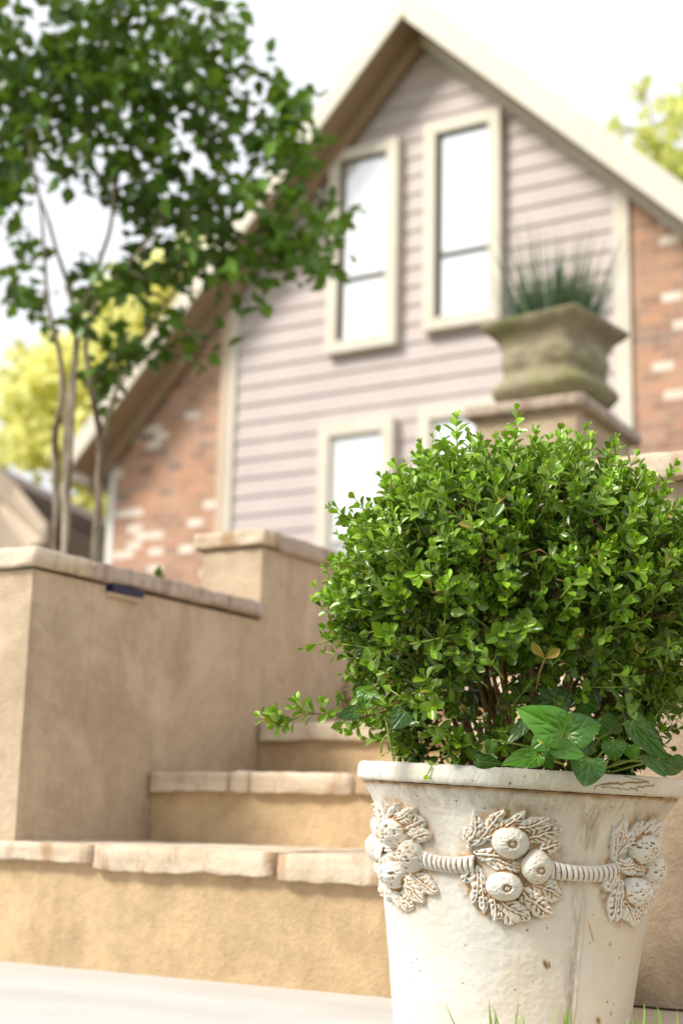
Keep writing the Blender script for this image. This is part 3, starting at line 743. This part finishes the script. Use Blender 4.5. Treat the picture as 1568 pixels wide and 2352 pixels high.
camdir = (CP-BC)/np.linalg.norm(CP-BC)
PMI = PM.inverted(); lv = Leaves(*BT); gt = MB(); tw = MB()
def unit(v_): v_ = np.asarray(v_, float); return v_/(np.linalg.norm(v_)+1e-12)
def shoot(p0, d, L, n_pairs, size, age_tip, age_base, fat=1.0, stem=True):
    d = unit(d); p = np.array(p0, float); side = unit(np.cross(d, unit(rng.normal(size=3)))); pts = [p.copy()]
    stepL = L/n_pairs
    bend = rng.normal(size=3)*.05+np.array([0, 0, .05])
    for i in range(n_pairs):
        t = (i+1)/n_pairs
        d = unit(d+bend/ n_pairs*1.6); p = p+d*stepL; pts.append(p.copy())
        side = unit(side-d*side.dot(d)); 
        side = unit(np.cross(d, side)) if True else side
        lp = PMI @ Vector(p)
        if lp.z < .358 and math.hypot(lp.x, lp.y) > .165: break
        sz = size*(1-.15*abs(t-.45)*2)*(1 if t < .8 else (.92 if i < n_pairs-1 else .68))*rng.uniform(.82, 1.12)
        age = age_base+(age_tip-age_base)*t**1.0+rng.uniform(-.06, .06)
        op = rng.uniform(.42, .82) if t < .95 else rng.uniform(.2, .45)
        for sg in (-1, 1):
            ax_ = unit(d*(1.1-op)+side*sg*op+rng.normal(size=3)*.12)
            nm = unit(d*op-side*sg*(1.1-op)+rng.normal(size=3)*.15)
            lv.add(p-d*.001, ax_, nm, sz*rng.uniform(.9, 1.1), sz*fat*rng.uniform(.9, 1.1), min(1, max(0, age)))
    # terminal bud leaf
    lv.add(p, unit(d+rng.normal(size=3)*.2), unit(side), size*.5, size*.4, max(0, age_tip-.05))
    if stem: gt.tube(pts, np.linspace(.0011, .0006, len(pts)), 4)
def surf(dirv, k=1.0):
    return BC+np.array([dirv[0]*BR[0], dirv[1]*BR[0], dirv[2]*BR[1]])*k
def lump(dv): return 1+.075*noise.noise(Vector(dv)*2.3)+.04*noise.noise(Vector(dv)*5.1+Vector((3, 1, 2)))
def allowed(dv):
    """underside is open: foliage thins below"""
    return dv[2] > -.62
N_S = 1800
pts_s = []
for i in range(N_S):
    zq = 1-2*(i+.5)/N_S; ph = i*2.399963+rng.uniform(-.1, .1); rq = math.sqrt(max(0, 1-zq*zq))
    dv = np.array([rq*math.cos(ph), rq*math.sin(ph), zq])+rng.normal(size=3)*.03; dv = unit(dv)
    if noise.noise(Vector(dv*3.4)+Vector((5, 2, 8))) > .16 and rng.random() < .62: continue
    if dv.dot(camdir) > .15 and dv[2] < -.22 and rng.random() < .60: continue
    if dv[2] < -.45 and rng.random() < min(1.0, (-.45-dv[2])*3.2): continue
    if dv.dot(camdir) < -.35 and rng.random() < .45: continue
    k = lump(dv); base = surf(dv, k*rng.uniform(.72, .84)); pts_s.append((dv, base))
    k2 = 1
    d = unit(dv*.7+np.array([0, 0, .5])+rng.normal(size=3)*.30)
    L = rng.uniform(.034, .062)*(1.3 if rng.random() < .06 and dv[2] > 0 else 1)
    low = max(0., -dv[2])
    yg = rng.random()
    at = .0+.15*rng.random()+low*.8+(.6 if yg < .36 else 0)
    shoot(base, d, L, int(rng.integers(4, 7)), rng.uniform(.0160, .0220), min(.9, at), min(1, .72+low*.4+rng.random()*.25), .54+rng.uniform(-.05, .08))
# inner, older foliage, its colour darkened further to paint the interior shade
for i in range(2300):
    dv = unit(rng.normal(size=3)); 
    if dv[2] < -.7: continue
    k = rng.uniform(.35, .76); base = surf(dv, k)
    if dv[2] < -.35 and rng.random() < .5: continue
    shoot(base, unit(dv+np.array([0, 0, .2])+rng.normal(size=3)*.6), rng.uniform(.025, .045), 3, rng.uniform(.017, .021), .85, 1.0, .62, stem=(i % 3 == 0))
# sparse old leaves low down between the stems
for i in range(420):
    a = rng.uniform(0, 2*math.pi); e_ = rng.uniform(-.75, .0); dv = np.array([math.cos(a)*math.cos(e_), math.sin(a)*math.cos(e_), math.sin(e_)])
    if dv.dot(camdir) > .35 and rng.random() < .55: continue
    q0 = np.array(PM @ Vector((.12*math.cos(a), .12*math.sin(a), .33))); t = rng.uniform(.05, .95)
    p0 = q0*(1-t)+surf(dv, rng.uniform(.75, 1.0))*t
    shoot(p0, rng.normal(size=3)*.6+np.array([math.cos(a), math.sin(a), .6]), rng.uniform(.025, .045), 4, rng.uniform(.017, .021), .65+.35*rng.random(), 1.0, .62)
# sprays that stand out of the ball (as in the photograph)
for (x0, y0, x1, y1, d0, npr) in ((1052,1075,1042,962,1.75,7),(1180,1040,1186,945,1.78,6),(1350,1090,1356,985,1.80,6),(1405,1110,1420,1012,1.80,6),(1500,1150,1545,1070,1.82,6),
     (800,1420,728,1352,1.80,6),(1235,1060,1225,985,1.9,5),(930,1130,912,1065,1.84,5),(1290,1050,1283,990,1.78,5),(850,1330,835,1240,1.82,6),(1540,1400,1575,1290,1.8,6),(790,1335,765,1290,1.84,5),(905,1170,870,1160,1.8,5),
     (1000,1110,968,1035,1.80,5),(1110,1090,1095,1012,1.76,5)):
    a = dep(x0, y0, d0+.02); b = dep(x1, y1, d0); shoot(a, b-a, np.linalg.norm(b-a), npr, .0205, .02, .35, .56)
# the long low branch reaching left
path = [dep(*q) for q in ((930,1600,1.80),(880,1635,1.78),(820,1650,1.76),(760,1640,1.74),(700,1640,1.73),(640,1662,1.72))]
tw.tube(path, [.0022, .002, .0018, .0015, .0012, .0008], 6)
for i in range(26):
    t = i/25*4.999; k = int(t); q = path[k]*(1-t+k)+path[k+1]*(t-k); dd_ = unit(path[k+1]-path[k])
    shoot(q, unit(dd_+rng.normal(size=3)*.55+np.array([0, 0, .15])), rng.uniform(.014, .026), 2 if i < 20 else 3, .0195, .15+.4*rng.random(), .5, .56)
# lower hanging sprays on both flanks
for (x, y, d) in ((885,1575,1.80),(850,1560,1.86),(910,1640,1.83),(935,1690,1.84),(960,1720,1.86),(1000,1650,1.72),(1040,1700,1.72),(980,1600,1.7),(1100,1720,1.72),(1060,1735,1.74),(1130,1690,1.73),
                  (1500,1590,1.86),(1545,1560,1.86),(1480,1630,1.86),(1440,1640,1.88),(1530,1610,1.9),(945,1735,1.87),(1010,1740,1.74),(1180,1650,1.74),(890,1690,1.9),(1400,1560,1.78),(1450,1520,1.76)):
    for _ in range(3):
        a = dep(x+rng.uniform(-22, 22), y+rng.uniform(-20, 20), d); shoot(a, rng.normal(size=3)*.7+np.array([0, 0, .3])+unit(a-BC)*.6, rng.uniform(.025, .045), 4, .0185, .45, .85, .62)
# woody stems
root = np.array(PM @ Vector((0, 0, .325)))
mains = []
for i in range(22):
    a = 2*math.pi*i/22+rng.uniform(-.15, .15); r0_ = rng.uniform(.01, .055); ev = rng.uniform(.25, 1.25)
    b0 = np.array(PM @ Vector((r0_*math.cos(a), r0_*math.sin(a), .322)))
    dv = np.array([math.cos(a)*math.cos(ev), math.sin(a)*math.cos(ev), math.sin(ev)*.9-.15])
    end = surf(unit(dv), .78); mid = b0*.5+end*.5+np.array([math.cos(a), math.sin(a), -.2])*.012+rng.normal(size=3)*.008
    P_ = [b0, b0*.72+mid*.28+rng.normal(size=3)*.004, mid, mid*.5+end*.5+rng.normal(size=3)*.007, end]
    Q = []
    for k in range(4):
        for t in np.linspace(0, 1, 4, endpoint=False): Q.append(P_[k]*(1-t)+P_[k+1]*t)
    Q.append(P_[-1]); Q = np.array(Q)
    for _ in range(2): Q[1:-1] = (Q[:-2]+Q[2:]+2*Q[1:-1])/4
    tw.tube(Q, np.linspace(rng.uniform(.0032, .0048), .0013, len(Q)), 7); mains.append(Q)
allm = np.concatenate([q[4:] for q in mains])
for j, (dv, base) in enumerate(pts_s):
    if j % 3: continue
    dd_ = np.linalg.norm(allm-base, axis=1)+np.linalg.norm(allm-root, axis=1)*.25; q = allm[np.argmin(dd_)]
    mid = (q+base)/2+rng.normal(size=3)*.006
    tw.tube([q, mid, base], [.0016, .0013, .0009], 5)
# two thin trailing tendrils at the left edge of the pot
tw2 = MB()
for pp in (((880,1620,1.80),(893,1690,1.79),(905,1750,1.80)), ((885,1690,1.8),(876,1705,1.8),(874,1730,1.8))): tw2.tube([dep(*q) for q in pp], .0013, 5)
def attach(o, p): o.parent = p; o.matrix_parent_inverse = p.matrix_basis.inverted() if p.matrix_basis != Matrix.Identity(4) else Matrix.Identity(4); return o
bush_lv = attach(lv.build('foliage', M['box_leaf']), bush)
attach(gt.build('shoots', M['gtwig'], None, True), bush); attach(tw.build('branches', M['twig'], None, True), bush)
# a withered yellow pair of leaves
wl = Leaves(*BT)
for (a, b) in (((1250,1512),(1222,1478)), ((1252,1512),(1283,1492))):
    p0, p1 = dep(*a, 1.62), dep(*b, 1.615); wl.add(p0, p1-p0, camdir+rng.normal(size=3)*.3, np.linalg.norm(p1-p0)*1.05, .011, 1.0, .0)
M['withered'] = mat_leaf('withered_leaf', (.5, .38, .05), (.45, .33, .05), (.25, .3, .03), .5, .15); attach(wl.build('withered_leaves', M['withered']), bush)
g3 = MB(); g3.tube([dep(1232,1580,1.66), dep(1238,1545,1.64), dep(1251,1512,1.62)], [.0015, .0013, .001], 5); attach(g3.build('dry_twig', M['twig'], None, True), bush)

# ------------------------------------------------------------------ ivy
ivy = empty('ivy_plant', tuple(np.array(PM @ Vector((.09, -.12, .335)))))
tag(ivy, 'young ivy with broad veined leaves spilling over the pot rim under the boxwood', 'ivy')
def ivy_leaf(base, tip, width, age, tilt=0.0, roll=0.0, d0=1.62, d1=1.60, lobes=(.55, .95), fold=.15):
    b = dep(*base, d0); t = dep(*tip, d1); ax_ = t-b; L = np.linalg.norm(ax_); ax_ /= L
    toc = unit(CP-b); nm = unit(toc-ax_*toc.dot(ax_)); sd_ = np.cross(ax_, nm)
    c_, s_ = math.cos(roll), math.sin(roll); nm, sd_ = nm*c_+sd_*s_, sd_*c_-nm*s_
    W = width*b_px(d0)
    # outline in (x across, y along), unit length; base notch at y=0
    half = [(0, .03), (.15, -.05), (.32, -.06), (.44, .02), (.50, .13), (.52, .26), (.50, .40), (.44, .54), (.34, .69), (.22, .84), (.09, .95), (0, 1.0)]
    half = np.array(half); tt = np.linspace(0, 11, 45); hx = np.interp(tt, range(12), half[:, 0]); hy = np.interp(tt, range(12), half[:, 1])
    for _ in range(2): hx[1:-1] = (hx[:-2]+2*hx[1:-1]+hx[2:])/4; hy[1:-1] = (hy[:-2]+2*hy[1:-1]+hy[2:])/4
    ox = np.concatenate([hx, -hx[::-1][1:-1]]); oy = np.concatenate([hy, hy[::-1][1:-1]])
    rings = 22; cen = np.array([0, .10]); V = []; ed = []
    veins = [(np.array([0, .03]), np.array([0, 1.0])), (np.array([0, .04]), np.array([.47*lobes[1], .17])), (np.array([0, .04]), np.array([-.47*lobes[1], .17])),
             (np.array([0, .05]), np.array([.38, .48])), (np.array([0, .05]), np.array([-.38, .48])),
             (np.array([0, .38]), np.array([.27, .72])), (np.array([0, .38]), np.array([-.27, .72])), (np.array([0, .03]), np.array([.2, -.03])), (np.array([0, .03]), np.array([-.2, -.03]))]
    for vb, vt in list(veins[1:5]):
        mid = vb+(vt-vb)*.5; dr = vt-vb; nr_ = np.array([-dr[1], dr[0]])
        veins.append((mid, mid+dr*.3+nr_*.3)); veins.append((mid, mid+dr*.3-nr_*.3))
    ph = random.uniform(0, 6)
    for r_ in range(rings+1):
        f_ = r_/rings
        x = cen[0]+(ox-cen[0])*f_; y = cen[1]+(oy-cen[1])*f_
        best = np.full(len(x), 9.)
        for k, (vb, vt) in enumerate(veins):
            dx = vt-vb; tq = np.clip(((x-vb[0])*dx[0]+(y-vb[1])*dx[1])/(dx@dx), 0, 1)
            ds = np.hypot(x-vb[0]-tq*dx[0], y-vb[1]-tq*dx[1])/(1.35-.8*tq)*(1 if k < 5 else 1.5); best = np.minimum(best, ds)
        vein = np.exp(-(best/.010)**2)
        h = -.26*(y-.1)**2+.05*np.sin(y*5+ph) + fold*np.abs(x)*.8-.18*x*x + .022*(1-np.exp(-(best/.05)**2)) + .02*np.sin(x*9+ph)*f_ + .015*np.sin(y*11+ph)*f_
        P3 = b+np.outer(y*L, ax_)+np.outer(x*W/1.0, sd_)+np.outer(h*L, nm)
        V.append(P3); ed.append(vein*.75)
    k = len(ox); V = np.concatenate(V); ed = np.concatenate(ed)
    Fc = [(r_*k+i, r_*k+(i+1) % k, (r_+1)*k+(i+1) % k, (r_+1)*k+i) for r_ in range(rings) for i in range(k)]
    me = np_mesh('leaf', V, Fc, {'age': np.full(len(V), age), 'edge': ed, 'rnd': np.full(len(V), random.random()*.6)})
    attach(link('leaf', me, M['ivy_leaf'], None, True), ivy)
    return b
def b_px(d): return d/FP
def q6(x, y): return (980+.375*x, 1388+.375*y)
def q8(x, y): return (571.7+.3125*x, 1184.2+.3125*y)
st = MB(); iroot = np.array(PM @ Vector((.07, -.10, .325)))
ivl = [ # base, tip, width px, age, roll, depth0, depth1
 (q6(850,795), q6(578,640), 88, .0, .15, 1.61, 1.60), (q6(850,800), q6(1060,725), 84, .42, -.25, 1.635, 1.63),
 (q6(690,925), q6(466,968), 52, .02, .5, 1.62, 1.60), (q6(765,872), q6(965,915), 50, .0, -.5, 1.61, 1.60),
 (q6(1000,945), q6(962,1108), 78, .62, .1, 1.625, 1.61), (q6(850,640), q6(700,520), 75, .8, .2, 1.68, 1.67),
 (q6(1235,712), q6(1482,937), 62, .7, -.4, 1.66, 1.66), (q6(1060,700), q6(1200,800), 50, .8, .4, 1.67, 1.68),
 (q6(1140,830), q6(1150,962), 56, .45, 0, 1.65, 1.645), (q6(1240,865), q6(1275,958), 38, .35, .3, 1.65, 1.65),
 (q6(1330,930), q6(1470,1050), 34, .65, -.6, 1.67, 1.66), (q6(1420,950), q6(1575,1045), 50, .85, .2, 1.69, 1.70),
 (q6(610,715), q6(490,845), 34, .7, .5, 1.67, 1.66), (q6(705,915), q6(765,1010), 36, .7, .2, 1.64, 1.635),
 (q6(880,830), q6(1050,890), 60, .75, -.3, 1.66, 1.66), (q6(960,580), q6(1060,650), 60, .85, .2, 1.69, 1.69),
 (q6(760,800), q6(640,880), 56, .2, .2, 1.625, 1.62), (q6(1500,960), q6(1600,1000), 40, .9, 0, 1.74, 1.74),
 (q8(800,1440), q8(655,1475), 36, .55, .3, 1.75, 1.74), (q8(1150,1440), q8(1050,1560), 50, .75, .2, 1.74, 1.73), (q8(870,1290), q8(810,1400), 40, .15, .4, 1.76, 1.75),
 (q6(300,950), q6(450,980), 36, .7, .2, 1.68, 1.67), (q6(400,830), q6(372,925), 30, .5, 0, 1.67, 1.67)]
for (b0, t0, w0, ag, rl, d0, d1) in ivl:
    p = ivy_leaf(b0, t0, w0, ag, 0, rl, d0, d1)
    if b0[0] > 1100:
        mid = (p+iroot)/2+np.array([0, 0, .012])+rng.normal(size=3)*.006
        st.tube([iroot+rng.normal(size=3)*.004, mid, p], [.0018, .0014, .001], 6)
attach(st.build('stems', M['gtwig'], None, True), ivy)
attach(tw2.build('tendrils', M['gtwig'], None, True), ivy)
bd = Leaves(*BT)
bcn = dep(*q6(706, 817), 1.612)
for k in range(16):
    a = k*2.4; o_ = crt*math.cos(a)+cup*math.sin(a); e_ = .3+k*.045
    bd.add(bcn, unit(o_*e_+camdir*(1-e_*.7)), unit(camdir-o_*.3), .0075, .006, .0, .9)
attach(bd.build('bud', M['pale_leaf']), ivy)

# ------------------------------------------------------------------ grass in front of the pot
gx, gy = on(1330, 2440, 2, 0)[:2]
tag(sheet('turf', -.93, .6, .2, 1.52, .0035, M['turf']), kind='structure')
gl_ = Leaves(*leaf_template([.5, .5, .46, .40, .30, .17, .02], .0, .30, (-1, 0, 1), 0, .2))
def blade(x, y, h, lean=.35, fw=1.0):
    a = rng.uniform(0, 2*math.pi); ln = abs(rng.normal())*lean; ax_ = unit([math.cos(a)*ln, math.sin(a)*ln, 1]); nm = unit([-math.cos(a), -math.sin(a), ln*.5+.01])
    gl_.add((x, y, .0), ax_, -np.array(nm), h, rng.uniform(.0035, .0060)*fw, rng.random(), rng.random())
for i in range(4200):
    x = rng.uniform(-.93, .55); y = rng.uniform(.5, 1.50)
    sx = 784+FP*((np.array([x, y, 0])-CP)@crt)/((np.array([x, y, 0])-CP)@fwd)
    if sx < 1060 and y > .9: continue
    blade(x, y, rng.uniform(.02, .042))
for (x, y, d, h) in [(1100,2345,1.58,.03)]+[(rng.uniform(1120, 1568), 0, rng.uniform(1.44, 1.56), rng.uniform(.070, .105)) for _ in range(120)]:
    b = on(x, 2352+80, 2, 0.0); dirv = unit(np.array([b[0], b[1]])); dist = d
    p = dirv*dist/ (unit(np.array([b[0], b[1], 0]))@fwd)
    blade(p[0], p[1], h*rng.uniform(.55, 1.0), 1.15, 1.6)
g = gl_.build('grass', M['grass']); tag(g, 'short fresh green grass at the foot of the pot', 'grass', kind='stuff')
blade_tall = None

# ------------------------------------------------------------------ urn and its spiky plant
urn = tag(empty('garden_urn'), 'square mossy stone urn with fluted belly on top of the pier', 'urn')
UC = Vector((-2.09, 5.30, 1.872)); urn.location = UC; urn.rotation_euler = (0, 0, R(-9))
def sq_loft(levels, seg=14, flute=None, rel=None):
    V, Fc = [], []
    k = seg*4
    for li, (z_, hw, p_) in enumerate(levels):
        for i in range(k):
            a = 2*math.pi*(i)/k-math.pi
            c, s_ = math.cos(a), math.sin(a)
            r_ = 1/((abs(c)**p_+abs(s_)**p_)**(1/p_))
            rr_ = hw*r_
            if flute: rr_ += flute(z_, c*r_, s_*r_)
            V.append((rr_*c, rr_*s_, z_))
    for j in range(len(levels)-1):
        for i in range(k):
            i2 = (i+1) % k; Fc.append((j*k+i, j*k+i2, (j+1)*k+i2, (j+1)*k+i))
    return V, Fc, k
def flt(z_, x, y):
    t = y if abs(x) > abs(y) else x
    o_ = 0
    if .02 < z_ < .155: o_ += .0055*abs(math.cos(t*math.pi*5.5))*math.sin(math.pi*(z_-.02)/.135)
    if .18 < z_ < .29:
        g_ = math.sin(math.pi*(z_-.18)/.11); o_ += g_*(.020*math.exp(-((abs(t)-.42)/.28)**2)+.010*noise.noise(Vector((x*5, y*5, z_*40))))
    return o_
lev = [(0, .13, 6), (.012, .135, 6), (.022, .12, 5), (.035, .13, 5), (.045, .165, 4), (.06, .190, 4), (.08, .206, 4), (.10, .219, 4), (.12, .216, 4.2), (.14, .198, 4.6), (.155, .184, 5), (.17, .175, 5.5), (.185, .172, 6), (.21, .174, 6),
       (.24, .176, 6), (.265, .174, 6), (.29, .174, 7), (.312, .179, 8), (.332, .188, 10), (.350, .203, 13), (.366, .219, 17), (.378, .226, 22), (.386, .230, 26), (.394, .231, 26), (.398, .227, 26), (.396, .205, 20), (.36, .180, 12), (.32, .15, 8)]
lv2 = []
for a, b in zip(lev[:-1], lev[1:]):
    for t in (0, .5): lv2.append(tuple(a[i]*(1-t)+b[i]*t for i in range(3)))
lv2.append(lev[-1])
V, Fc, k = sq_loft(lv2, 30, flt)
Fc2 = Fc
me = np_mesh('urn_bowl', V, Fc2); link('urn_bowl', me, M['moss'], urn, True)
MB().box(-.155, .155, -.155, .155, .30, .35).build('urn_soil', M['soil'], urn)
sp = tag(empty('spiky_grass_plant', (UC[0], UC[1], UC[2]+.345)), 'blue-green spiky grass tuft growing in the stone urn', 'plant')
ut = Leaves(*leaf_template([.5, .5, .47, .43, .37, .30, .22, .12, .01], .0, .12, (-1, 0, 1), 0, .1))
for i in range(900):
    a = rng.uniform(0, 2*math.pi); ln = .88*math.sqrt(rng.random())
    r_ = rng.uniform(0, .14)
    ax_ = unit([math.cos(a)*ln, math.sin(a)*ln, 1]); nm = unit([math.cos(a), math.sin(a), -ln])
    h = rng.uniform(.15, .29) if rng.random() < .82 else rng.uniform(.29, .55)
    ut.add((math.cos(a)*r_*1.2, math.sin(a)*r_*1.2, 0), ax_, nm, h, rng.uniform(.007, .011), rng.random(), rng.random())
ut.build('blades', M['spike'], sp)

# ------------------------------------------------------------------ trees
LT = leaf_template([.03, .26, .42, .50, .47, .33, .15, .01], .12, .22, (-1, 0, 1), .3, .3)
def tree(name, label, group, D0, blobs, holes, trunks, n_leaf, Ls, mat, seed, clump=7, tr=.018, spread=.10, depth_r=.45, rise=None, age_fn=None, depth_k=None):
    q = np.random.default_rng(seed); rd = random.Random(seed)
    t0 = trunks[0][0]; base = dep(t0[0], t0[1], D0)
    base[2] = rise if rise is not None else base[2]
    root_ = tag(empty(name, tuple(base)), label, 'tree', group)
    wood = MB(); nodes = []
    for T in trunks:
        P_ = [dep(x, y, D0+dz) for (x, y, dz) in T[0:]] if len(T[0]) == 3 else [dep(x, y, D0) for (x, y) in T]
        gdown = P_[0].copy(); gdown[2] = rise if rise is not None else gdown[2]-.3
        if gdown[2] < P_[0][2]: P_ = [gdown]+P_
        Q = []
        for k in range(len(P_)-1):
            for t in np.linspace(0, 1, 5, endpoint=False): Q.append(P_[k]*(1-t)+P_[k+1]*t)
        Q.append(P_[-1]); Q = np.array(Q); Q[1:-1] += q.normal(size=Q[1:-1].shape)*tr*.25
        for _ in range(2): Q[1:-1] = (Q[:-2]+Q[2:]+2*Q[1:-1])/4
        wood.tube(Q, np.linspace(tr, tr*.22, len(Q))*(1 if T[0][1] > 1100 else .62), 8)
        nodes += [(p, tr*(.8-.6*i/len(Q))) for i, p in enumerate(Q) if i > len(Q)*.35]
    L = Leaves(*LT)
    cl = []
    area = np.array([b[2]**2*(b[3] if len(b) > 3 else 1) for b in blobs], float); pr_ = area/area.sum()
    n_cl = n_leaf//clump; tries = 0
    while len(cl) < n_cl and tries < n_cl*20:
        tries += 1
        b = blobs[q.choice(len(blobs), p=pr_)]
        a = q.uniform(0, 2*math.pi); r_ = b[2]*math.sqrt(q.uniform(0, 1)); x, y = b[0]+r_*math.cos(a), b[1]+r_*math.sin(a)
        if any((x-h[0])**2/h[2]**2+(y-h[1])**2/h[3]**2 < q.uniform(.75, 1.15) for h in holes): continue
        half = depth_r*math.sqrt(max(.1, 1-(r_/b[2])**2))
        cl.append(dep(x, y, D0+q.uniform(-half, half)))
    cl = sorted(cl, key=lambda p: np.linalg.norm(p-nodes[0][0]))
    NP = [n_[0] for n_ in nodes]; NRr = [n_[1] for n_ in nodes]
    for p in cl:
        A = np.array(NP); dd_ = np.linalg.norm(A-p, axis=1)+.35*np.clip(A[:, 2]-p[2]+.02, 0, 9); i = int(np.argmin(dd_)); s_ = A[i]
        mid = (s_+p)/2+q.normal(size=3)*.03*np.linalg.norm(p-s_)+np.array([0, 0, .02*np.linalg.norm(p-s_)])
        r0_ = min(NRr[i]*.7, tr*.35); r1_ = max(r0_*.55, tr*.045)
        wood.tube([s_, mid, p], [max(r0_, tr*.06), (r0_+r1_)/2, r1_], 5); NP += [mid, p]; NRr += [(r0_+r1_)/2, r1_]
        dr = unit(p-s_+q.normal(size=3)*.02)
        for c in range(clump):
            o_ = p+dr*q.uniform(-.6, .6)*spread+q.normal(size=3)*spread*.45
            ax_ = unit(dr*.5+q.normal(size=3)*.7+np.array([0, 0, -.15])); nm = unit(np.array([0, 0, 1.])+q.normal(size=3)*.55)
            ag = q.random() if age_fn is None else age_fn(o_, q)
            L.add(o_, ax_, nm, Ls*q.uniform(.65, 1.2), Ls*q.uniform(.50, .8), ag, q.random())
    attach(wood.build('trunk', M['bark'], None, True), root_); attach(L.build('crown', M[mat]), root_)
    return root_
blobs = [(90,110,190),(300,90,190),(430,170,140),(560,260,120,.8),(620,330,90,.8),(180,290,210),(60,330,170),(380,330,190,.8),(520,420,140,.6),(620,470,120,.7),(700,510,85,.75),(740,565,55,.9),(560,560,100,.7),(60,560,110),
         (110,660,80),(250,610,110),(330,560,110),(430,520,110,.7),(300,700,80),(200,700,60),(480,640,70),(690,240,36,1.2),(660,300,70,.9),(470,60,70),(30,200,150),(330,800,60,.8),(420,780,50,.8),(260,830,55,.8),(540,620,80),(700,600,50),(100,740,45,.6),(770,500,34),(530,815,18,1),(480,800,22,1),(540,740,20,1),(240,900,35,.6)]
holes = [(130,470,75,60),(205,530,90,75),(130,580,40,80),(290,545,38,50),(520,215,26,28),(440,400,32,45),(500,500,30,22),(90,95,30,24),(30,130,26,20),(280,50,20,22),(385,250,26,22),(160,150,20,18),(100,285,26,18),(560,345,34,18),
         (610,390,28,20),(230,230,18,14),(330,180,16,18),(420,310,18,16),(60,420,26,16),(215,380,20,16),(350,690,28,28),(150,620,30,60),(640,270,26,18)]
trunks = [[(130,1262,.05),(130,1120,.03),(128,980,0),(150,900,0),(135,800,0),(110,700,0),(100,560,.02),(85,400,.1)],
          [(152,1262,0),(152,1100,0),(155,960,0),(170,830,0),(180,740,0),(215,640,0),(260,520,0),(265,380,0),(280,200,0)],
          [(178,760,0),(150,640,-.02),(115,520,-.05),(70,380,-.1),(60,200,-.1)],
          [(222,1285,.02),(226,1120,0),(232,990,0),(205,880,-.02),(195,800,0),(215,690,-.05),(300,600,-.1),(380,500,-.15)],
          [(236,985,0),(270,880,0),(330,770,.1),(420,640,.15),(560,540,.1),(690,500,0)]]
tree('garden_tree', 'slender multi-trunk tree with rounded dark green leaves rising behind the left wall', None, 4.7, blobs, holes, trunks, 3400, .064, 'tree_leaf', 3,
     clump=7, tr=.0160, spread=.052, depth_r=.42, rise=.70, age_fn=lambda p, q: float(np.clip(.9-.6*q.random()**2-(.45 if (p-CP)@crt/((p-CP)@fwd)*FP+784 > 520 else 0), 0, 1)))
tree('autumn_tree', 'yellow-green leafy tree beyond the left eave of the house', 'trees behind the house', 22, [(330,740,110),(260,880,130),(400,680,90),(455,640,60),(180,980,110),(120,900,90),(60,1000,70),(300,1050,110),(230,1180,100),(440,640,60),(360,1160,80),(200,850,80)], [(150,1120,30,40),(90,960,30,26)],
     [[(260,1340,0),(255,1100,0),(280,900,0),(320,760,0)], [(262,1200,0),(200,1050,0),(140,930,0)], [(270,1000,0),(350,850,0),(420,680,0)]], 8000, .25, 'yellow_leaf', 8, clump=10, tr=.16, spread=.30, depth_r=1.8, rise=1.2)
tree('autumn_tree', 'pale thin tree showing just above the right slope of the roof', 'trees behind the house', 24, [(1510,320,40),(1535,270,30),(1470,215,16,.8),(1530,395,35),(1405,290,22,.4),(1575,250,30),(1590,390,50)], [],
     [[(1600,900,0),(1580,600,0),(1530,380,0),(1470,190,0)], [(1590,560,0),(1600,400,0),(1560,250,0)]], 420, .26, 'pale_leaf', 9, clump=8, tr=.12, spread=.22, depth_r=1.4, rise=1.2)
# little weed behind the coping
wd = tag(empty('small_weed', tuple(on(362, 1322, 0, -2.03))), 'small green weed peeping over the left wall coping', 'weed')
wlv = Leaves(*LT)
c0 = on(362, 1330, 0, -2.03)
for k in range(14): wlv.add(c0+rng.normal(size=3)*.006, unit(rng.normal(size=3)*.6+np.array([0, 0, 1])), unit(rng.normal(size=3)), .028, .012, .3)
attach(wlv.build('leaves', M['tree_leaf']), wd)
